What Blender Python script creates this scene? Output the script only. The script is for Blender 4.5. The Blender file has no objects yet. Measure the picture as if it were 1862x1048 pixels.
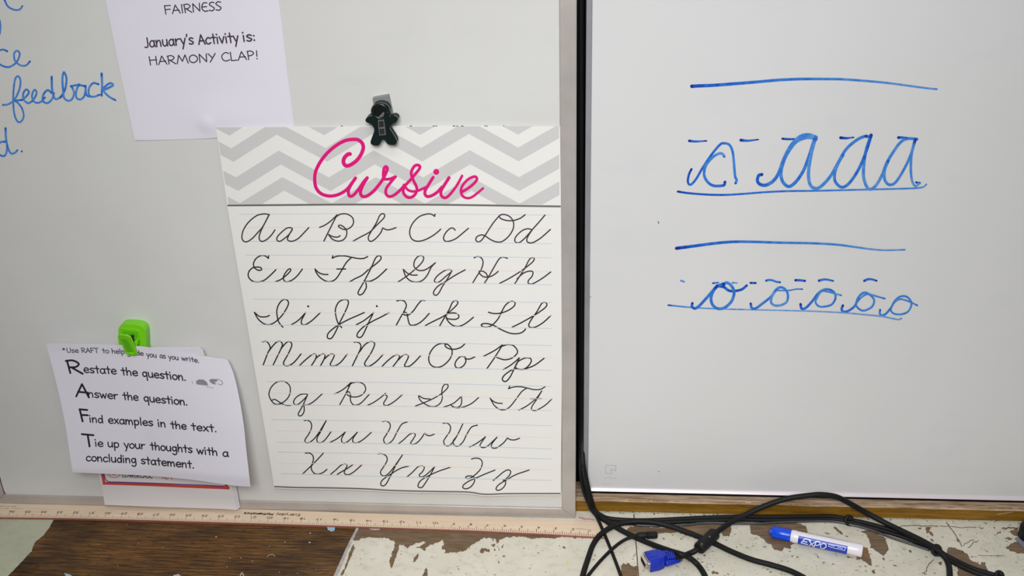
import bpy, bmesh, math, random
from mathutils import Vector, Matrix
random.seed(7)
S = bpy.context.scene
COL = S.collection

# ------------------------------------------------------------------ camera
# world: x runs right along the wall, y into the wall, z up; table top is z = 0,
# the front of the left board's frame stands on y = 0
FPX, CX, CY = 1850.0, 931.0, 524.0
CAM = Vector((0.0, -1.20597, 0.99713))
_d = Vector((1040 - CX, 4190 - CY, FPX)).normalized()
_hx = -24000 - CX
_hy = -(FPX * FPX + _hx * (1040 - CX)) / (4190 - CY)
_l = Vector((_hx, _hy, FPX)).normalized()
AX = -_l                       # world axes seen in the camera (x right, y down, z forward)
AZ = -_d
AY = AZ.cross(AX)
cam_data = bpy.data.cameras.new('camera')
cam_data.sensor_width = 36.0
cam_data.lens = 36.0 * FPX / 1862.0
cam_data.clip_start = 0.01
cam = bpy.data.objects.new('camera', cam_data)
COL.objects.link(cam)
right = Vector((AX.x, AY.x, AZ.x)); down = Vector((AX.y, AY.y, AZ.y)); fwd = Vector((AX.z, AY.z, AZ.z))
R3 = Matrix((right, -down, -fwd)).transposed()
cam.matrix_world = Matrix.Translation(CAM) @ R3.to_4x4()
S.camera = cam

# ------------------------------------------------------------------ light
w = bpy.data.worlds.new('world'); S.world = w; w.use_nodes = True
w.node_tree.nodes['Background'].inputs[0].default_value = (0.98, 0.98, 1.0, 1)
w.node_tree.nodes['Background'].inputs[1].default_value = 0.14

def area(name, loc, target, sx, sy, power, color):
    ld = bpy.data.lights.new(name, 'AREA'); ld.shape = 'RECTANGLE'
    ld.size = sx; ld.size_y = sy; ld.energy = power; ld.color = color
    o = bpy.data.objects.new(name, ld); COL.objects.link(o)
    o.location = loc
    o.rotation_euler = (Vector(target) - Vector(loc)).to_track_quat('-Z', 'Y').to_euler()
    return o
lamp = area('added_soft_lamp', (-0.03, -1.55, 1.38), (-0.04, 0.0, 0.16), 0.6, 0.5, 8.2, (1.0, 0.99, 0.985))  # unseen lamp, added above and behind the camera to light the boards
lamp.data.spread = math.radians(94)  # narrowed so the added light falls off like lens vignetting
area('ceiling_light', (0.0, -0.95, 1.85), (0.0, -0.55, 0), 1.0, 0.5, 6.5, (1.0, 0.985, 0.975))
S.view_settings.view_transform = 'Standard'
S.view_settings.look = 'None'
S.view_settings.gamma = 1.0
S.view_settings.use_curve_mapping = False
S.view_settings.exposure = -0.09

# ------------------------------------------------------------------ helpers
def ray(px, py):
    c = Vector((px - CX, py - CY, FPX))
    return Vector((AX.dot(c), AY.dot(c), AZ.dot(c)))
def PY(px, py, y=0.0):
    r = ray(px, py); return CAM + r * ((y - CAM.y) / r.y)
def PZ(px, py, z=0.0):
    r = ray(px, py); return CAM + r * ((z - CAM.z) / r.z)
def PF(px, py, f, off=0.0):
    r = ray(px, py); y = 0.0
    for _ in range(7):
        p = CAM + r * ((y - CAM.y) / r.y)
        y = f(p.x, p.z) - off
    return p

def srgb(r, g, b):
    def c(v):
        v /= 255.0
        return v / 12.92 if v <= 0.04045 else ((v + 0.055) / 1.055) ** 2.4
    return (c(r), c(g), c(b), 1)

class NT:
    def __init__(self, name, rough=0.5, metal=0.0, spec=0.5):
        self.m = bpy.data.materials.new(name); self.m.use_nodes = True
        self.t = self.m.node_tree; self.b = self.t.nodes['Principled BSDF']
        self.b.inputs['Roughness'].default_value = rough
        self.b.inputs['Metallic'].default_value = metal
        self.b.inputs['Specular IOR Level'].default_value = spec
    def n(self, typ, **kw):
        nd = self.t.nodes.new(typ)
        for k, v in kw.items():
            if k.startswith('i_'): nd.inputs[k[2:].replace('_', ' ')].default_value = v
            else: setattr(nd, k, v)
        return nd
    def link(self, a, b): self.t.links.new(a, b)
    def coord(self, scale=(1, 1, 1), rot=(0, 0, 0)):
        tc = self.n('ShaderNodeTexCoord'); mp = self.n('ShaderNodeMapping')
        mp.inputs['Scale'].default_value = scale; mp.inputs['Rotation'].default_value = rot
        self.link(tc.outputs['Object'], mp.inputs['Vector']); return mp.outputs['Vector']
    def noise(self, vec, scale, detail=4, rough=0.5):
        nz = self.n('ShaderNodeTexNoise', i_Scale=scale, i_Detail=detail, i_Roughness=rough)
        self.link(vec, nz.inputs['Vector']); return nz.outputs['Fac']
    def ramp(self, fac, stops, interp='LINEAR'):
        r = self.n('ShaderNodeValToRGB'); r.color_ramp.interpolation = interp
        e = r.color_ramp.elements
        while len(e) < len(stops): e.new(0.5)
        for i, (p, c) in enumerate(stops): e[i].position = p; e[i].color = c
        self.link(fac, r.inputs['Fac']); return r.outputs['Color']
    def mix(self, fac, a, b, blend='MIX'):
        m = self.n('ShaderNodeMix', data_type='RGBA', blend_type=blend)
        for s, v in ((m.inputs['Factor'], fac), (m.inputs[6], a), (m.inputs[7], b)):
            if hasattr(v, 'node'): self.link(v, s)
            else: s.default_value = v
        return m.outputs[2]
    def base(self, c):
        if hasattr(c, 'node'): self.link(c, self.b.inputs['Base Color'])
        else: self.b.inputs['Base Color'].default_value = c
    def bump(self, h, strength=0.3, dist=0.001):
        b = self.n('ShaderNodeBump', i_Strength=strength, i_Distance=dist)
        self.link(h, b.inputs['Height']); self.link(b.outputs['Normal'], self.b.inputs['Normal'])

def simple(name, col, rough=0.5, metal=0.0, spec=0.5, var=0.06, scale=30):
    k = NT(name, rough, metal, spec)
    v = k.coord(); f = k.noise(v, scale)
    a = tuple(min(1, c * (1 - var)) for c in col[:3]) + (1,)
    b = tuple(min(1, c * (1 + var)) for c in col[:3]) + (1,)
    k.base(k.ramp(f, [(0.3, a), (0.7, b)])); return k.m

MAT = {}
def board_mat(name, c1, c2, rough, smudge):
    k = NT(name, rough, 0, 0.5); v = k.coord((1, 1, 1))
    f = k.noise(v, 3.5, 5, 0.55); col = k.ramp(f, [(0.3, c1), (0.7, c2)])
    f2 = k.noise(k.coord((1, 1, 2.2)), 9, 6, 0.6)
    m = k.ramp(f2, [(0.56, (0, 0, 0, 1)), (0.8, (0.16, 0.16, 0.16, 1))])
    k.base(k.mix(m, col, smudge)); k.bump(k.noise(v, 1200, 2), 0.05, 0.0002); return k.m
MAT['board'] = board_mat('whiteboard_enamel', srgb(212, 212, 208), srgb(218, 219, 217), 0.32, srgb(178, 190, 204))
MAT['smart'] = board_mat('matt_board_surface', srgb(216, 217, 217), srgb(220, 220, 221), 0.42, srgb(196, 196, 206))

def alu(name, c, rough=0.42):
    k = NT(name, rough, 0.35, 0.5)
    f = k.noise(k.coord((1, 1, 1)), 14, 6, 0.6)
    c0 = tuple(x * 0.86 for x in c[:3]) + (1,); c1 = tuple(min(1, x * 1.08) for x in c[:3]) + (1,)
    k.base(k.ramp(f, [(0.3, c0), (0.7, c1)]))
    k.bump(k.noise(k.coord((3, 300, 300)), 4, 3), 0.08, 0.0003); return k.m
MAT['alu'] = alu('brushed_aluminium', srgb(192, 186, 181))
MAT['alu_dark'] = alu('grey_aluminium', srgb(160, 160, 166))
MAT['lip'] = simple('white_lacquered_lip', srgb(226, 217, 223), 0.34, 0.15, 0.9, 0.02)
def paper_mat(name, c, var=0.012):
    k = NT(name, 0.8, 0, 0.25); f = k.noise(k.coord(), 25, 4)
    a = tuple(x * (1 - var) for x in c[:3]) + (1,)
    k.base(k.ramp(f, [(0.3, a), (0.7, c)])); k.bump(k.noise(k.coord(), 500, 3), 0.05, 0.0002); return k.m
MAT['paper'] = paper_mat('copy_paper', srgb(226, 224, 234))
MAT['paper_warm'] = paper_mat('worksheet_paper', srgb(228, 225, 226))
MAT['card'] = paper_mat('poster_card', srgb(236, 235, 231))
MAT['card'].node_tree.nodes['Principled BSDF'].inputs['Roughness'].default_value = 0.5
MAT['grey_print'] = simple('grey_print', srgb(207, 206, 205), 0.5, var=0.01)
MAT['grey_line'] = simple('dark_grey_print', srgb(112, 109, 107), 0.5, var=0.03)
MAT['ink_black'] = simple('black_print', srgb(34, 31, 36), 0.55, var=0.05)
MAT['ink_maroon'] = simple('brown_black_print', srgb(62, 48, 58), 0.55, var=0.05)
MAT['ink_soft'] = simple('worn_black_print', srgb(72, 74, 84), 0.6, var=0.08)
MAT['pink'] = simple('magenta_print', srgb(224, 6, 124), 0.45, var=0.02)
MAT['blue_rule'] = simple('pale_blue_rule', srgb(202, 213, 221), 0.55, var=0.03)
MAT['red_rule'] = simple('pale_red_rule', srgb(231, 221, 219), 0.55, var=0.02)
MAT['red_print'] = simple('red_print', srgb(206, 74, 62), 0.55, var=0.04)
MAT['violet_print'] = simple('violet_print', srgb(70, 52, 150), 0.55, var=0.04)
MAT['mark_grey'] = simple('faint_grey_mark', srgb(176, 178, 178), 0.5, var=0.02)
MAT['smudge'] = simple('graphite_smudge', srgb(140, 138, 146), 0.6, var=0.12, scale=900)
def marker_mat():
    k = NT('blue_marker_ink', 0.4, 0, 0.4)
    a = k.n('ShaderNodeAttribute', attribute_name='tone')
    nz = k.noise(k.coord(), 160, 3)
    add = k.n('ShaderNodeMath', operation='MULTIPLY_ADD'); add.inputs[1].default_value = 0.5
    k.link(nz, add.inputs[0])
    sub = k.n('ShaderNodeMath', operation='SUBTRACT'); sub.inputs[1].default_value = 0.25
    k.link(a.outputs['Fac'], sub.inputs[0]); k.link(sub.outputs[0], add.inputs[2])
    k.base(k.ramp(add.outputs[0], [(0.0, srgb(10, 44, 150)), (0.16, srgb(14, 92, 198)), (0.42, srgb(66, 136, 216)), (0.8, srgb(146, 178, 216))]))
    return k.m
MAT['marker'] = marker_mat()
MAT['black_plastic'] = simple('black_cable_sheath', srgb(20, 20, 22), 0.55, 0, 0.25, 0.15)
MAT['black_rough'] = simple('black_moulded_plastic', srgb(23, 23, 25), 0.55, 0, 0.28, 0.1)
MAT['grey_cable'] = simple('dark_grey_cable_sheath', srgb(62, 64, 66), 0.35, 0, 0.6, 0.25, 200)
MAT['green'] = simple('lime_plastic', srgb(124, 214, 24), 0.35, 0, 0.5, 0.03)
MAT['green_in'] = simple('lime_plastic_inset', srgb(98, 190, 20), 0.4, 0, 0.5, 0.03)
MAT['dark_green'] = simple('dark_green_plastic', srgb(5, 26, 22), 0.28, 0, 0.55, 0.1)
MAT['steel'] = simple('steel', srgb(170, 172, 174), 0.3, 0.8, 0.5, 0.1)
MAT['dark_steel'] = simple('dark_steel', srgb(60, 62, 62), 0.4, 0.6, 0.5, 0.2)
MAT['magnet'] = simple('grey_magnet', srgb(140, 143, 144), 0.45, 0.2, 0.5, 0.06)
MAT['vga'] = simple('blue_moulded_plastic', srgb(8, 42, 172), 0.38, 0, 0.5, 0.05)
MAT['nickel'] = simple('nickel_shell', srgb(205, 196, 190), 0.22, 0.9, 0.5, 0.05)
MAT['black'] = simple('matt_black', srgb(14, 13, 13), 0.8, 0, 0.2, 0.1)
MAT['pen_white'] = simple('white_barrel_plastic', srgb(236, 232, 240), 0.3, 0, 0.5, 0.01)
MAT['pen_blue'] = simple('bright_blue_plastic', srgb(8, 76, 226), 0.25, 0, 0.5, 0.03)
MAT['label_blue'] = simple('blue_label_print', srgb(14, 62, 188), 0.35, 0, 0.5, 0.03)
MAT['label_white'] = simple('white_label_print', srgb(222, 226, 240), 0.35, 0, 0.5, 0.01)
MAT['copper'] = simple('copper_screw_tip', srgb(140, 90, 80), 0.4, 0.5, 0.5, 0.1)
MAT['gap_shade'] = simple('gap_shade_black', srgb(16, 16, 16), 0.95, 0, 0.05, 0.1)  # near-black wall colour paints in the shade of the gap between boards
MAT['pink_wire'] = simple('dusty_pink_wire', srgb(196, 120, 128), 0.6, 0, 0.3, 0.2, 200)
MAT['strap'] = simple('grey_violet_strip', srgb(128, 126, 142), 0.5, 0, 0.4, 0.1)

def oak():
    k = NT('dark_oak', 0.48, 0, 0.4)
    v = k.coord((3.2, 60, 60), (0, 0, 0.02))
    f = k.noise(v, 6.0, 8, 0.62); big = k.noise(k.coord((1, 2, 1)), 7, 3)
    grain = k.ramp(f, [(0.30, srgb(38, 24, 13)), (0.45, srgb(96, 68, 36)), (0.58, srgb(134, 96, 48)), (0.75, srgb(170, 126, 66))])
    dark = k.ramp(big, [(0.36, (0.36, 0.34, 0.32, 1)), (0.66, (1.08, 1.0, 0.9, 1))])
    c = k.mix(1.0, grain, dark, 'MULTIPLY')
    pores = k.noise(k.coord((8, 130, 130)), 9, 3, 0.6)
    pm = k.ramp(pores, [(0.36, (1, 1, 1, 1)), (0.43, (0, 0, 0, 1))])
    c = k.mix(pm, c, srgb(26, 16, 10))
    k.base(c); k.bump(f, 0.5, 0.0012); return k.m
MAT['oak'] = oak()
def paint(name, c1, c2, bare, amount):
    k = NT(name, 0.6, 0, 0.35)
    f = k.noise(k.coord(), 16, 5, 0.6); col = k.ramp(f, [(0.3, c1), (0.7, c2)])
    g = k.noise(k.coord((1, 1.4, 1), (0, 0, 0.5)), 60, 5, 0.6)
    col = k.mix(k.ramp(g, [(0.52, (0, 0, 0, 1)), (0.8, (0.45, 0.45, 0.45, 1))]), col, srgb(150, 152, 140))
    sp = k.noise(k.coord((1, 1.3, 1), (0, 0, 0.6)), 210, 4, 0.55)
    col = k.mix(k.ramp(sp, [(amount, (0, 0, 0, 1)), (amount + 0.02, (0.85, 0.85, 0.85, 1))]), col, bare)
    sc = k.noise(k.coord((30, 110, 1), (0, 0, 0.25)), 4.2, 6, 0.7)
    col = k.mix(k.ramp(sc, [(amount + 0.03, (0, 0, 0, 1)), (amount + 0.05, (0.7, 0.7, 0.7, 1))]), col, bare)
    k.base(col); k.bump(f, 0.3, 0.0008); return k.m
MAT['paint'] = paint('cream_counter_paint', srgb(214, 209, 192), srgb(227, 223, 209), srgb(96, 82, 72), 0.685)
MAT['paint2'] = paint('worn_cream_paint', srgb(204, 202, 184), srgb(222, 217, 202), srgb(94, 76, 64), 0.655)
MAT['paint_green'] = paint('greenish_paint', srgb(186, 188, 164), srgb(200, 201, 178), srgb(130, 132, 120), 0.74)
MAT['paint_bead'] = paint('grey_green_bead_paint', srgb(176, 182, 166), srgb(208, 208, 196), srgb(70, 74, 64), 0.6)
def bare_mat():
    k = NT('bare_brown_wood', 0.65, 0, 0.3)
    f = k.noise(k.coord((5, 30, 1)), 7, 6, 0.65)
    c = k.ramp(f, [(0.3, srgb(98, 80, 60)), (0.55, srgb(122, 102, 80)), (0.75, srgb(144, 124, 102))])
    o = k.noise(k.coord((1, 1, 1)), 22, 3)
    k.base(k.mix(k.ramp(o, [(0.6, (0, 0, 0, 1)), (0.74, (0.7, 0.7, 0.7, 1))]), c, srgb(150, 100, 44)))
    k.bump(f, 0.3, 0.0006); return k.m
MAT['bare'] = bare_mat()
MAT['crack'] = simple('dark_crack', srgb(112, 92, 78), 0.8, 0, 0.2, 0.2, 200)
MAT['seam'] = simple('worn_metal_seam_strip', srgb(186, 182, 180), 0.45, 0.2, 0.4, 0.3, 90)
MAT['drop_white'] = simple('white_paint_drip', srgb(190, 186, 184), 0.5, var=0.05)
MAT['drop_blue'] = simple('pale_blue_paint_drip', srgb(160, 196, 220), 0.5, var=0.05)
MAT['yellow'] = simple('yellow_paint_spot', srgb(224, 216, 110), 0.5)
def rail_mat(top):
    k = NT('worn_rail_top' if top else 'varnished_rail', 0.5 if not top else 0.7, 0, 0.35)
    f = k.noise(k.coord((2, 22, 22)), 9, 7, 0.65)
    if top:
        c = k.ramp(f, [(0.32, srgb(104, 76, 44)), (0.45, srgb(158, 132, 104)), (0.58, srgb(188, 166, 142)), (0.75, srgb(216, 198, 176))])
    else:
        c = k.ramp(f, [(0.3, srgb(98, 66, 12)), (0.5, srgb(132, 94, 22)), (0.72, srgb(158, 116, 38))])
        g = k.noise(k.coord((14, 60, 60)), 8, 4, 0.6)
        c = k.mix(k.ramp(g, [(0.67, (0, 0, 0, 1)), (0.72, (0.7, 0.7, 0.7, 1))]), c, srgb(170, 140, 100))
    k.base(c); k.bump(f, 0.3, 0.0005); return k.m
MAT['rail'] = rail_mat(False); MAT['rail_top'] = rail_mat(True)
def ruler_mat():
    k = NT('pale_birch', 0.5, 0, 0.4)
    f = k.noise(k.coord((2, 40, 40)), 8, 6, 0.6)
    k.base(k.ramp(f, [(0.3, srgb(226, 202, 174)), (0.7, srgb(240, 219, 193))])); return k.m
MAT['birch'] = ruler_mat()
MAT['ruler_edge'] = simple('red_brown_stick_edge', srgb(150, 92, 78), 0.5, var=0.12, scale=120)
MAT['stick_ink'] = simple('brown_stick_print', srgb(118, 98, 88), 0.6, var=0.1, scale=300)
MAT['stick_ink2'] = simple('black_stick_print', srgb(48, 42, 42), 0.6, var=0.1)

def link_mesh(name, verts, faces, mat, parent=None, smooth=False, tone=None, mats=None, fm=None):
    me = bpy.data.meshes.new(name)
    me.from_pydata([tuple(v) for v in verts], [], faces)
    if mats:
        for m in mats: me.materials.append(m)
        if fm: me.polygons.foreach_set('material_index', fm)
    else: me.materials.append(mat)
    if smooth: me.polygons.foreach_set('use_smooth', [True] * len(me.polygons))
    if tone is not None:
        at = me.attributes.new('tone', 'FLOAT', 'POINT'); at.data.foreach_set('value', tone)
    me.update()
    o = bpy.data.objects.new(name, me); COL.objects.link(o)
    if parent: o.parent = parent
    return o
def thing(name, label, cat, loc=(0, 0, 0), group=None):
    o = bpy.data.objects.new(name, None); o.empty_display_size = 0.02; COL.objects.link(o)
    o['label'] = label; o['category'] = cat
    if group: o['group'] = group
    return o
def tag(o, label, cat, group=None):
    o['label'] = label; o['category'] = cat
    if group: o['group'] = group
    return o
def recalc(o):
    bm = bmesh.new(); bm.from_mesh(o.data); bmesh.ops.recalc_face_normals(bm, faces=bm.faces); bm.to_mesh(o.data); bm.free()
def bevel(o, wd, seg=2, ang=35):
    m = o.modifiers.new('bevel', 'BEVEL'); m.width = wd; m.segments = seg; m.limit_method = 'ANGLE'; m.angle_limit = math.radians(ang)
    return o
def box(name, x0, x1, y0, y1, z0, z1, mat, parent=None, bev=0, mats=None, fm=None):
    v = [(x, y, z) for z in (z0, z1) for y in (y0, y1) for x in (x0, x1)]
    f = [(0, 2, 3, 1), (4, 5, 7, 6), (0, 1, 5, 4), (2, 6, 7, 3), (0, 4, 6, 2), (1, 3, 7, 5)]
    o = link_mesh(name, v, f, mat, parent, mats=mats, fm=fm)
    if bev: bevel(o, bev)
    return o
def catmull(p, n=6):
    if len(p) < 3: 
        return [tuple(a + (b - a) * i / 4 for a, b in zip(p[0], p[-1])) for i in range(5)] if len(p) == 2 else list(p)
    closed = sum(abs(a - b) for a, b in zip(p[0], p[-1])) < 1e-9
    out = []
    for i in range(len(p) - 1):
        p1, p2 = p[i], p[i + 1]
        p0 = p[i - 1] if i > 0 else (p[-2] if closed else tuple(2 * a - b for a, b in zip(p1, p2)))
        p3 = p[i + 2] if i + 2 < len(p) else (p[1] if closed else tuple(2 * a - b for a, b in zip(p2, p1)))
        for k in range(n):
            t = k / n
            out.append(tuple(0.5 * (2 * p1[j] + (p2[j] - p0[j]) * t + (2 * p0[j] - 5 * p1[j] + 4 * p2[j] - p3[j]) * t * t
                             + (3 * p1[j] - p0[j] - 3 * p2[j] + p3[j]) * t ** 3) for j in range(len(p1))))
    out.append(tuple(p[-1])); return out

class Ink:
    """thin printed or written strokes lying on a surface"""
    step = 8.0
    def __init__(self, proj, level=0):
        self.v = []; self.f = []; self.t = []; self.cnt = 0; self.level = level
        def lifted(x, y):      # later parts of a stroke lie a hair above earlier ones
            p = proj(x, y); self.cnt += 1
            return p + (CAM - p).normalized() * (level * 1.5e-4 + self.cnt * 0.7e-6)
        self.proj = lifted
    def stroke(self, pts, wd, w1=None, tone=(0.2, 0.2), smooth=True, caps=True):
        if smooth: pts = catmull(pts, 6)
        fine = [pts[0]]
        for p in pts[1:]:
            a = fine[-1]; m = max(1, int(math.hypot(p[0] - a[0], p[1] - a[1]) / self.step))
            fine += [(a[0] + (p[0] - a[0]) * j / m, a[1] + (p[1] - a[1]) * j / m) for j in range(1, m + 1)]
        pts = fine
        q = [pts[0]]
        for p in pts[1:]:
            if math.hypot(p[0] - q[-1][0], p[1] - q[-1][1]) > 0.15: q.append(p)
        if len(q) < 2: return self.dot(q[0], wd / 2)
        n = len(q); w1 = wd if w1 is None else w1; b = len(self.v)
        for i, p in enumerate(q):
            a = q[max(0, i - 1)]; c = q[min(n - 1, i + 1)]
            dx, dy = c[0] - a[0], c[1] - a[1]; L = math.hypot(dx, dy) or 1
            h = (wd + (w1 - wd) * i / (n - 1)) / 2; nx, ny = -dy / L * h, dx / L * h
            tn = tone[0] + (tone[1] - tone[0]) * i / (n - 1)
            if tone[0] != tone[1] or True:
                e = min(i, n - 1 - i)
                if e < 2: tn -= 0.22
            self.v += [self.proj(p[0] + nx, p[1] + ny), self.proj(p[0] - nx, p[1] - ny)]; self.t += [tn, tn]
            if i: k = b + 2 * i; self.f.append((k - 2, k - 1, k + 1, k))
        if caps:
            for i, s, ww in ((0, -1, wd), (n - 1, 1, w1)):
                p = q[i]; a = q[1] if i == 0 else q[-2]
                ang = math.atan2(p[1] - a[1], p[0] - a[0]); k = len(self.v)
                for j in range(7):
                    th = ang - math.pi / 2 + math.pi * j / 6
                    self.v.append(self.proj(p[0] + math.cos(th) * ww / 2, p[1] + math.sin(th) * ww / 2)); self.t.append(tone[0 if i == 0 else 1] - 0.22)
                self.f.append(tuple(range(k, k + 7)))
    def dot(self, p, r, tone=0.1, ry=None):
        k = len(self.v); ry = ry or r
        for j in range(14):
            th = 2 * math.pi * j / 14
            self.v.append(self.proj(p[0] + math.cos(th) * r, p[1] + math.sin(th) * ry)); self.t.append(tone)
        self.f.append(tuple(range(k, k + 14)))
    def poly(self, pts, tone=0.2):
        k = len(self.v); self.v += [self.proj(*p) for p in pts]; self.t += [tone] * len(pts)
        self.f.append(tuple(range(k, k + len(pts))))
    def build(self, name, mat, parent):
        return link_mesh(name, self.v, self.f, mat, parent, tone=self.t)

CROP = {'a': (420, 375, 6.2067), 'b': (710, 375, 5.819), 'c': (440, 530, 6.2067), 'd': (710, 530, 5.819),
        'e': (460, 680, 6.2067), 'f': (720, 680, 5.819), 'g': (470, 800, 6.2067), 'h': (720, 800, 5.819),
        'i': (560, 240, 7.761), 'j': (700, 270, 9.31), 'k': (1180, 220, 6.2067), 'l': (1430, 220, 6.2067),
        'm': (1180, 420, 5.8233), 'n': (1430, 420, 5.8233), 'o': (0, 0, 3.4925), 'p': (1200, 120, 6.2067),
        'q': (1450, 120, 6.2067), 'r': (600, 900, 6.2067), 's': (860, 900, 7.08), 't': (1560, 890, 6.166),
        'u': (640, 160, 8.733), 'v': (80, 580, 7.485), 'w': (1390, 940, 9.8), 'x': (1140, 960, 10.344), 'z': (0, 0, 1)}
def pts(c, s):
    ox, oy, sc = CROP[c]
    return [(ox + float(a) / sc, oy + float(b) / sc) for a, b in (t.split(',') for t in s.split())]
def strokes(c, s): return [pts(c, q) for q in s.split('|')]

# stroke alphabet for printed text: x-height 1, capitals 1.5
G = {
'a': (1.0, '.75,.8 .45,1 .1,.65 .12,.2 .4,0 .7,.25 .78,.75|.8,.98 .78,.4 .88,0'),
'c': (.95, '.8,.82 .45,1 .1,.6 .15,.15 .5,0 .82,.18'),
'd': (1.0, '.75,.7 .4,.95 .1,.5 .3,0 .68,.2 .78,.6|.78,1.6 .8,0'),
'e': (.98, '.12,.5 .8,.55 .72,.88 .42,1 .12,.7 .12,.25 .45,0 .84,.15'),
'g': (1.0, '.75,.8 .4,1 .1,.6 .3,.1 .68,.3 .78,.8|.78,.98 .8,-.3 .5,-.68 .1,-.5'),
'h': (1.0, '.1,1.6 .12,0|.12,.5 .42,.95 .7,.8 .76,0'),
'i': (.45, '.15,.95 .17,0|@.12,1.4'), 'l': (.45, '.15,1.6 .18,0'),
'm': (1.45, '.1,1 .12,0|.12,.5 .35,.95 .58,.8 .62,0|.62,.5 .88,.95 1.12,.8 1.2,0'),
'n': (1.0, '.1,1 .12,0|.12,.5 .42,.95 .7,.8 .76,0'),
'o': (.98, '.45,1 .1,.7 .1,.25 .45,0 .8,.3 .8,.75 .45,1'),
'p': (1.0, '.1,1 .14,-.7|.12,.7 .45,1 .8,.7 .7,.15 .4,0 .14,.2'),
'q': (1.0, '.75,.8 .4,1 .1,.6 .3,.05 .7,.3|.78,1 .78,-.7'),
'r': (.8, '.1,1 .14,0|.14,.5 .35,.9 .68,.95'),
's': (.88, '.72,.88 .4,1 .12,.78 .4,.52 .72,.28 .45,0 .08,.12'),
't': (.8, '.35,1.5 .4,0|.02,.98 .7,.95'),
'u': (1.0, '.1,1 .12,.25 .4,0 .7,.25 .76,.6|.76,1 .8,0'),
'w': (1.25, '.05,1 .32,0|.32,0 .57,.85|.57,.85 .82,0|.82,0 1.1,1'),
'v': (.95, '.05,1 .42,0|.42,0 .8,1'), 'k': (.9, '.1,1.6 .1,0|.7,1 .12,.45|.3,.6 .8,0'),
'x': (.9, '.1,1 .75,0|.72,1 .08,0'), 'y': (.95, '.08,1 .45,.15|.82,1 .3,-.65'),
"'": (.35, '.2,1.6 .12,1.25'), '.': (.4, '@.15,.07'), ':': (.4, '@.15,.1|@.15,.8'), '!': (.4, '.2,1.5 .17,.5|@.15,.07'),
'*': (.8, '.35,1.5 .35,.9|.05,1.35 .65,1.05|.65,1.35 .05,1.05'), ' ': (.6, ''),
'A': (1.15, '.52,1.5 .05,0|.52,1.5 1.05,0|.2,.55 .95,.55'),
'R': (1.1, '.1,1.45 .16,0|.02,1.4 .5,1.5 .85,1.15 .6,.75 .18,.68|.3,.68 .98,0'),
'F': (.95, '.1,1.5 .15,0|.08,1.5 .85,1.48|.12,.8 .78,.82'),
'T': (1.1, '.02,1.5 1.02,1.46|.52,1.5 .56,0'), 'U': (1.05, '.1,1.5 .12,.4 .5,0 .85,.4 .9,1.5'),
'J': (.75, '.5,1.5 .52,.35 .35,0 .02,.06'), 'H': (1.1, '.1,1.5 .15,0|.9,1.5 .92,0|.1,.85 .95,.9'),
'M': (1.5, '.05,0 .32,1.5|.32,1.5 .7,.4|.7,.4 1.1,1.5|1.1,1.5 1.38,0'),
'O': (1.2, '.6,1.4 .15,1.1 .1,.4 .5,.05 .98,.4 1.02,1.0 .6,1.4'), 'N': (1.15, '.1,0 .12,1.5|.12,1.5 .92,.1|.92,.1 .98,1.5'),
'Y': (1.0, '.05,1.5 .48,.8|.92,1.5 .2,0'), 'C': (1.1, '1.0,1.3 .6,1.5 .15,1.0 .2,.3 .6,0 1.05,.2'),
'L': (.9, '.1,1.5 .12,0|.12,0 .82,.05'), 'P': (1.0, '.1,1.5 .15,0|.05,1.45 .5,1.5 .82,1.1 .5,.72 .15,.68'),
'I': (.4, '.18,1.5 .2,0'), 'E': (.95, '.8,1.45 .4,1.5 .12,1.0 .12,.4 .4,0 .85,.05|.12,.78 .7,.8'),
'S': (.85, '.75,1.4 .4,1.5 .12,1.15 .42,.78 .72,.4 .45,0 .06,.1'), 'W': (1.5, '.05,1.5 .4,0|.4,0 .72,1.2|.72,1.2 1.05,0|1.05,0 1.4,1.5'),
'X': (1.1, '.1,1.5 1,0|1,1.5 .1,0'),
'0': (1, '.45,1.5 .1,1.1 .1,.4 .45,0 .8,.4 .8,1.1 .45,1.5'), '1': (.7, '.15,1.2 .4,1.5|.4,1.5 .4,0'),
'2': (1, '.1,1.2 .4,1.5 .75,1.2 .5,.6 .08,.02|.08,.02 .85,.02'), '3': (1, '.1,1.35 .5,1.5 .75,1.15 .4,.8|.4,.8 .8,.5 .5,0 .08,.15'),
'4': (1, '.65,0 .65,1.5|.65,1.5 .05,.45|.05,.45 .9,.45'), '5': (1, '.75,1.5 .2,1.5|.2,1.5 .15,.85|.15,.85 .6,.95 .8,.45 .45,0 .08,.12'),
'6': (1, '.65,1.45 .25,1.0 .1,.4 .45,0 .8,.4 .5,.8 .15,.55'), '7': (.95, '.08,1.5 .8,1.5|.8,1.5 .3,0'),
'8': (1, '.45,1.5 .15,1.2 .45,.82 .8,.4 .45,0 .1,.4 .45,.82 .75,1.2 .45,1.5'), '9': (1, '.78,1.0 .45,.7 .12,1.05 .45,1.5 .78,1.1 .6,.4 .3,0')}
def text(ink, s, x0, y0, x1, y1, size, up, wd, mirror=False, tone=(0.2, 0.2)):
    """draw a word: baseline from (x0,y0) to (x1,y1); size = x-height; up = unit-ish upward vector of the letters"""
    tot = sum(G[c][0] for c in s) - 0.15
    kx, ky = (x1 - x0) / tot, (y1 - y0) / tot; pos = 0
    for c in s:
        adv, d = G[c]
        for st in d.split('|'):
            if not st: continue
            dot = st[0] == '@'; P = []
            for q in st.lstrip('@').split():
                gx, gy = map(float, q.split(','))
                P.append((x0 + (pos + gx) * kx + up[0] * gy * size, y0 + (pos + gx) * ky + up[1] * gy * size))
            if dot: ink.dot(P[0], wd * 0.65)
            else: ink.stroke(P, wd, tone=tone)
        pos += adv

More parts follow.
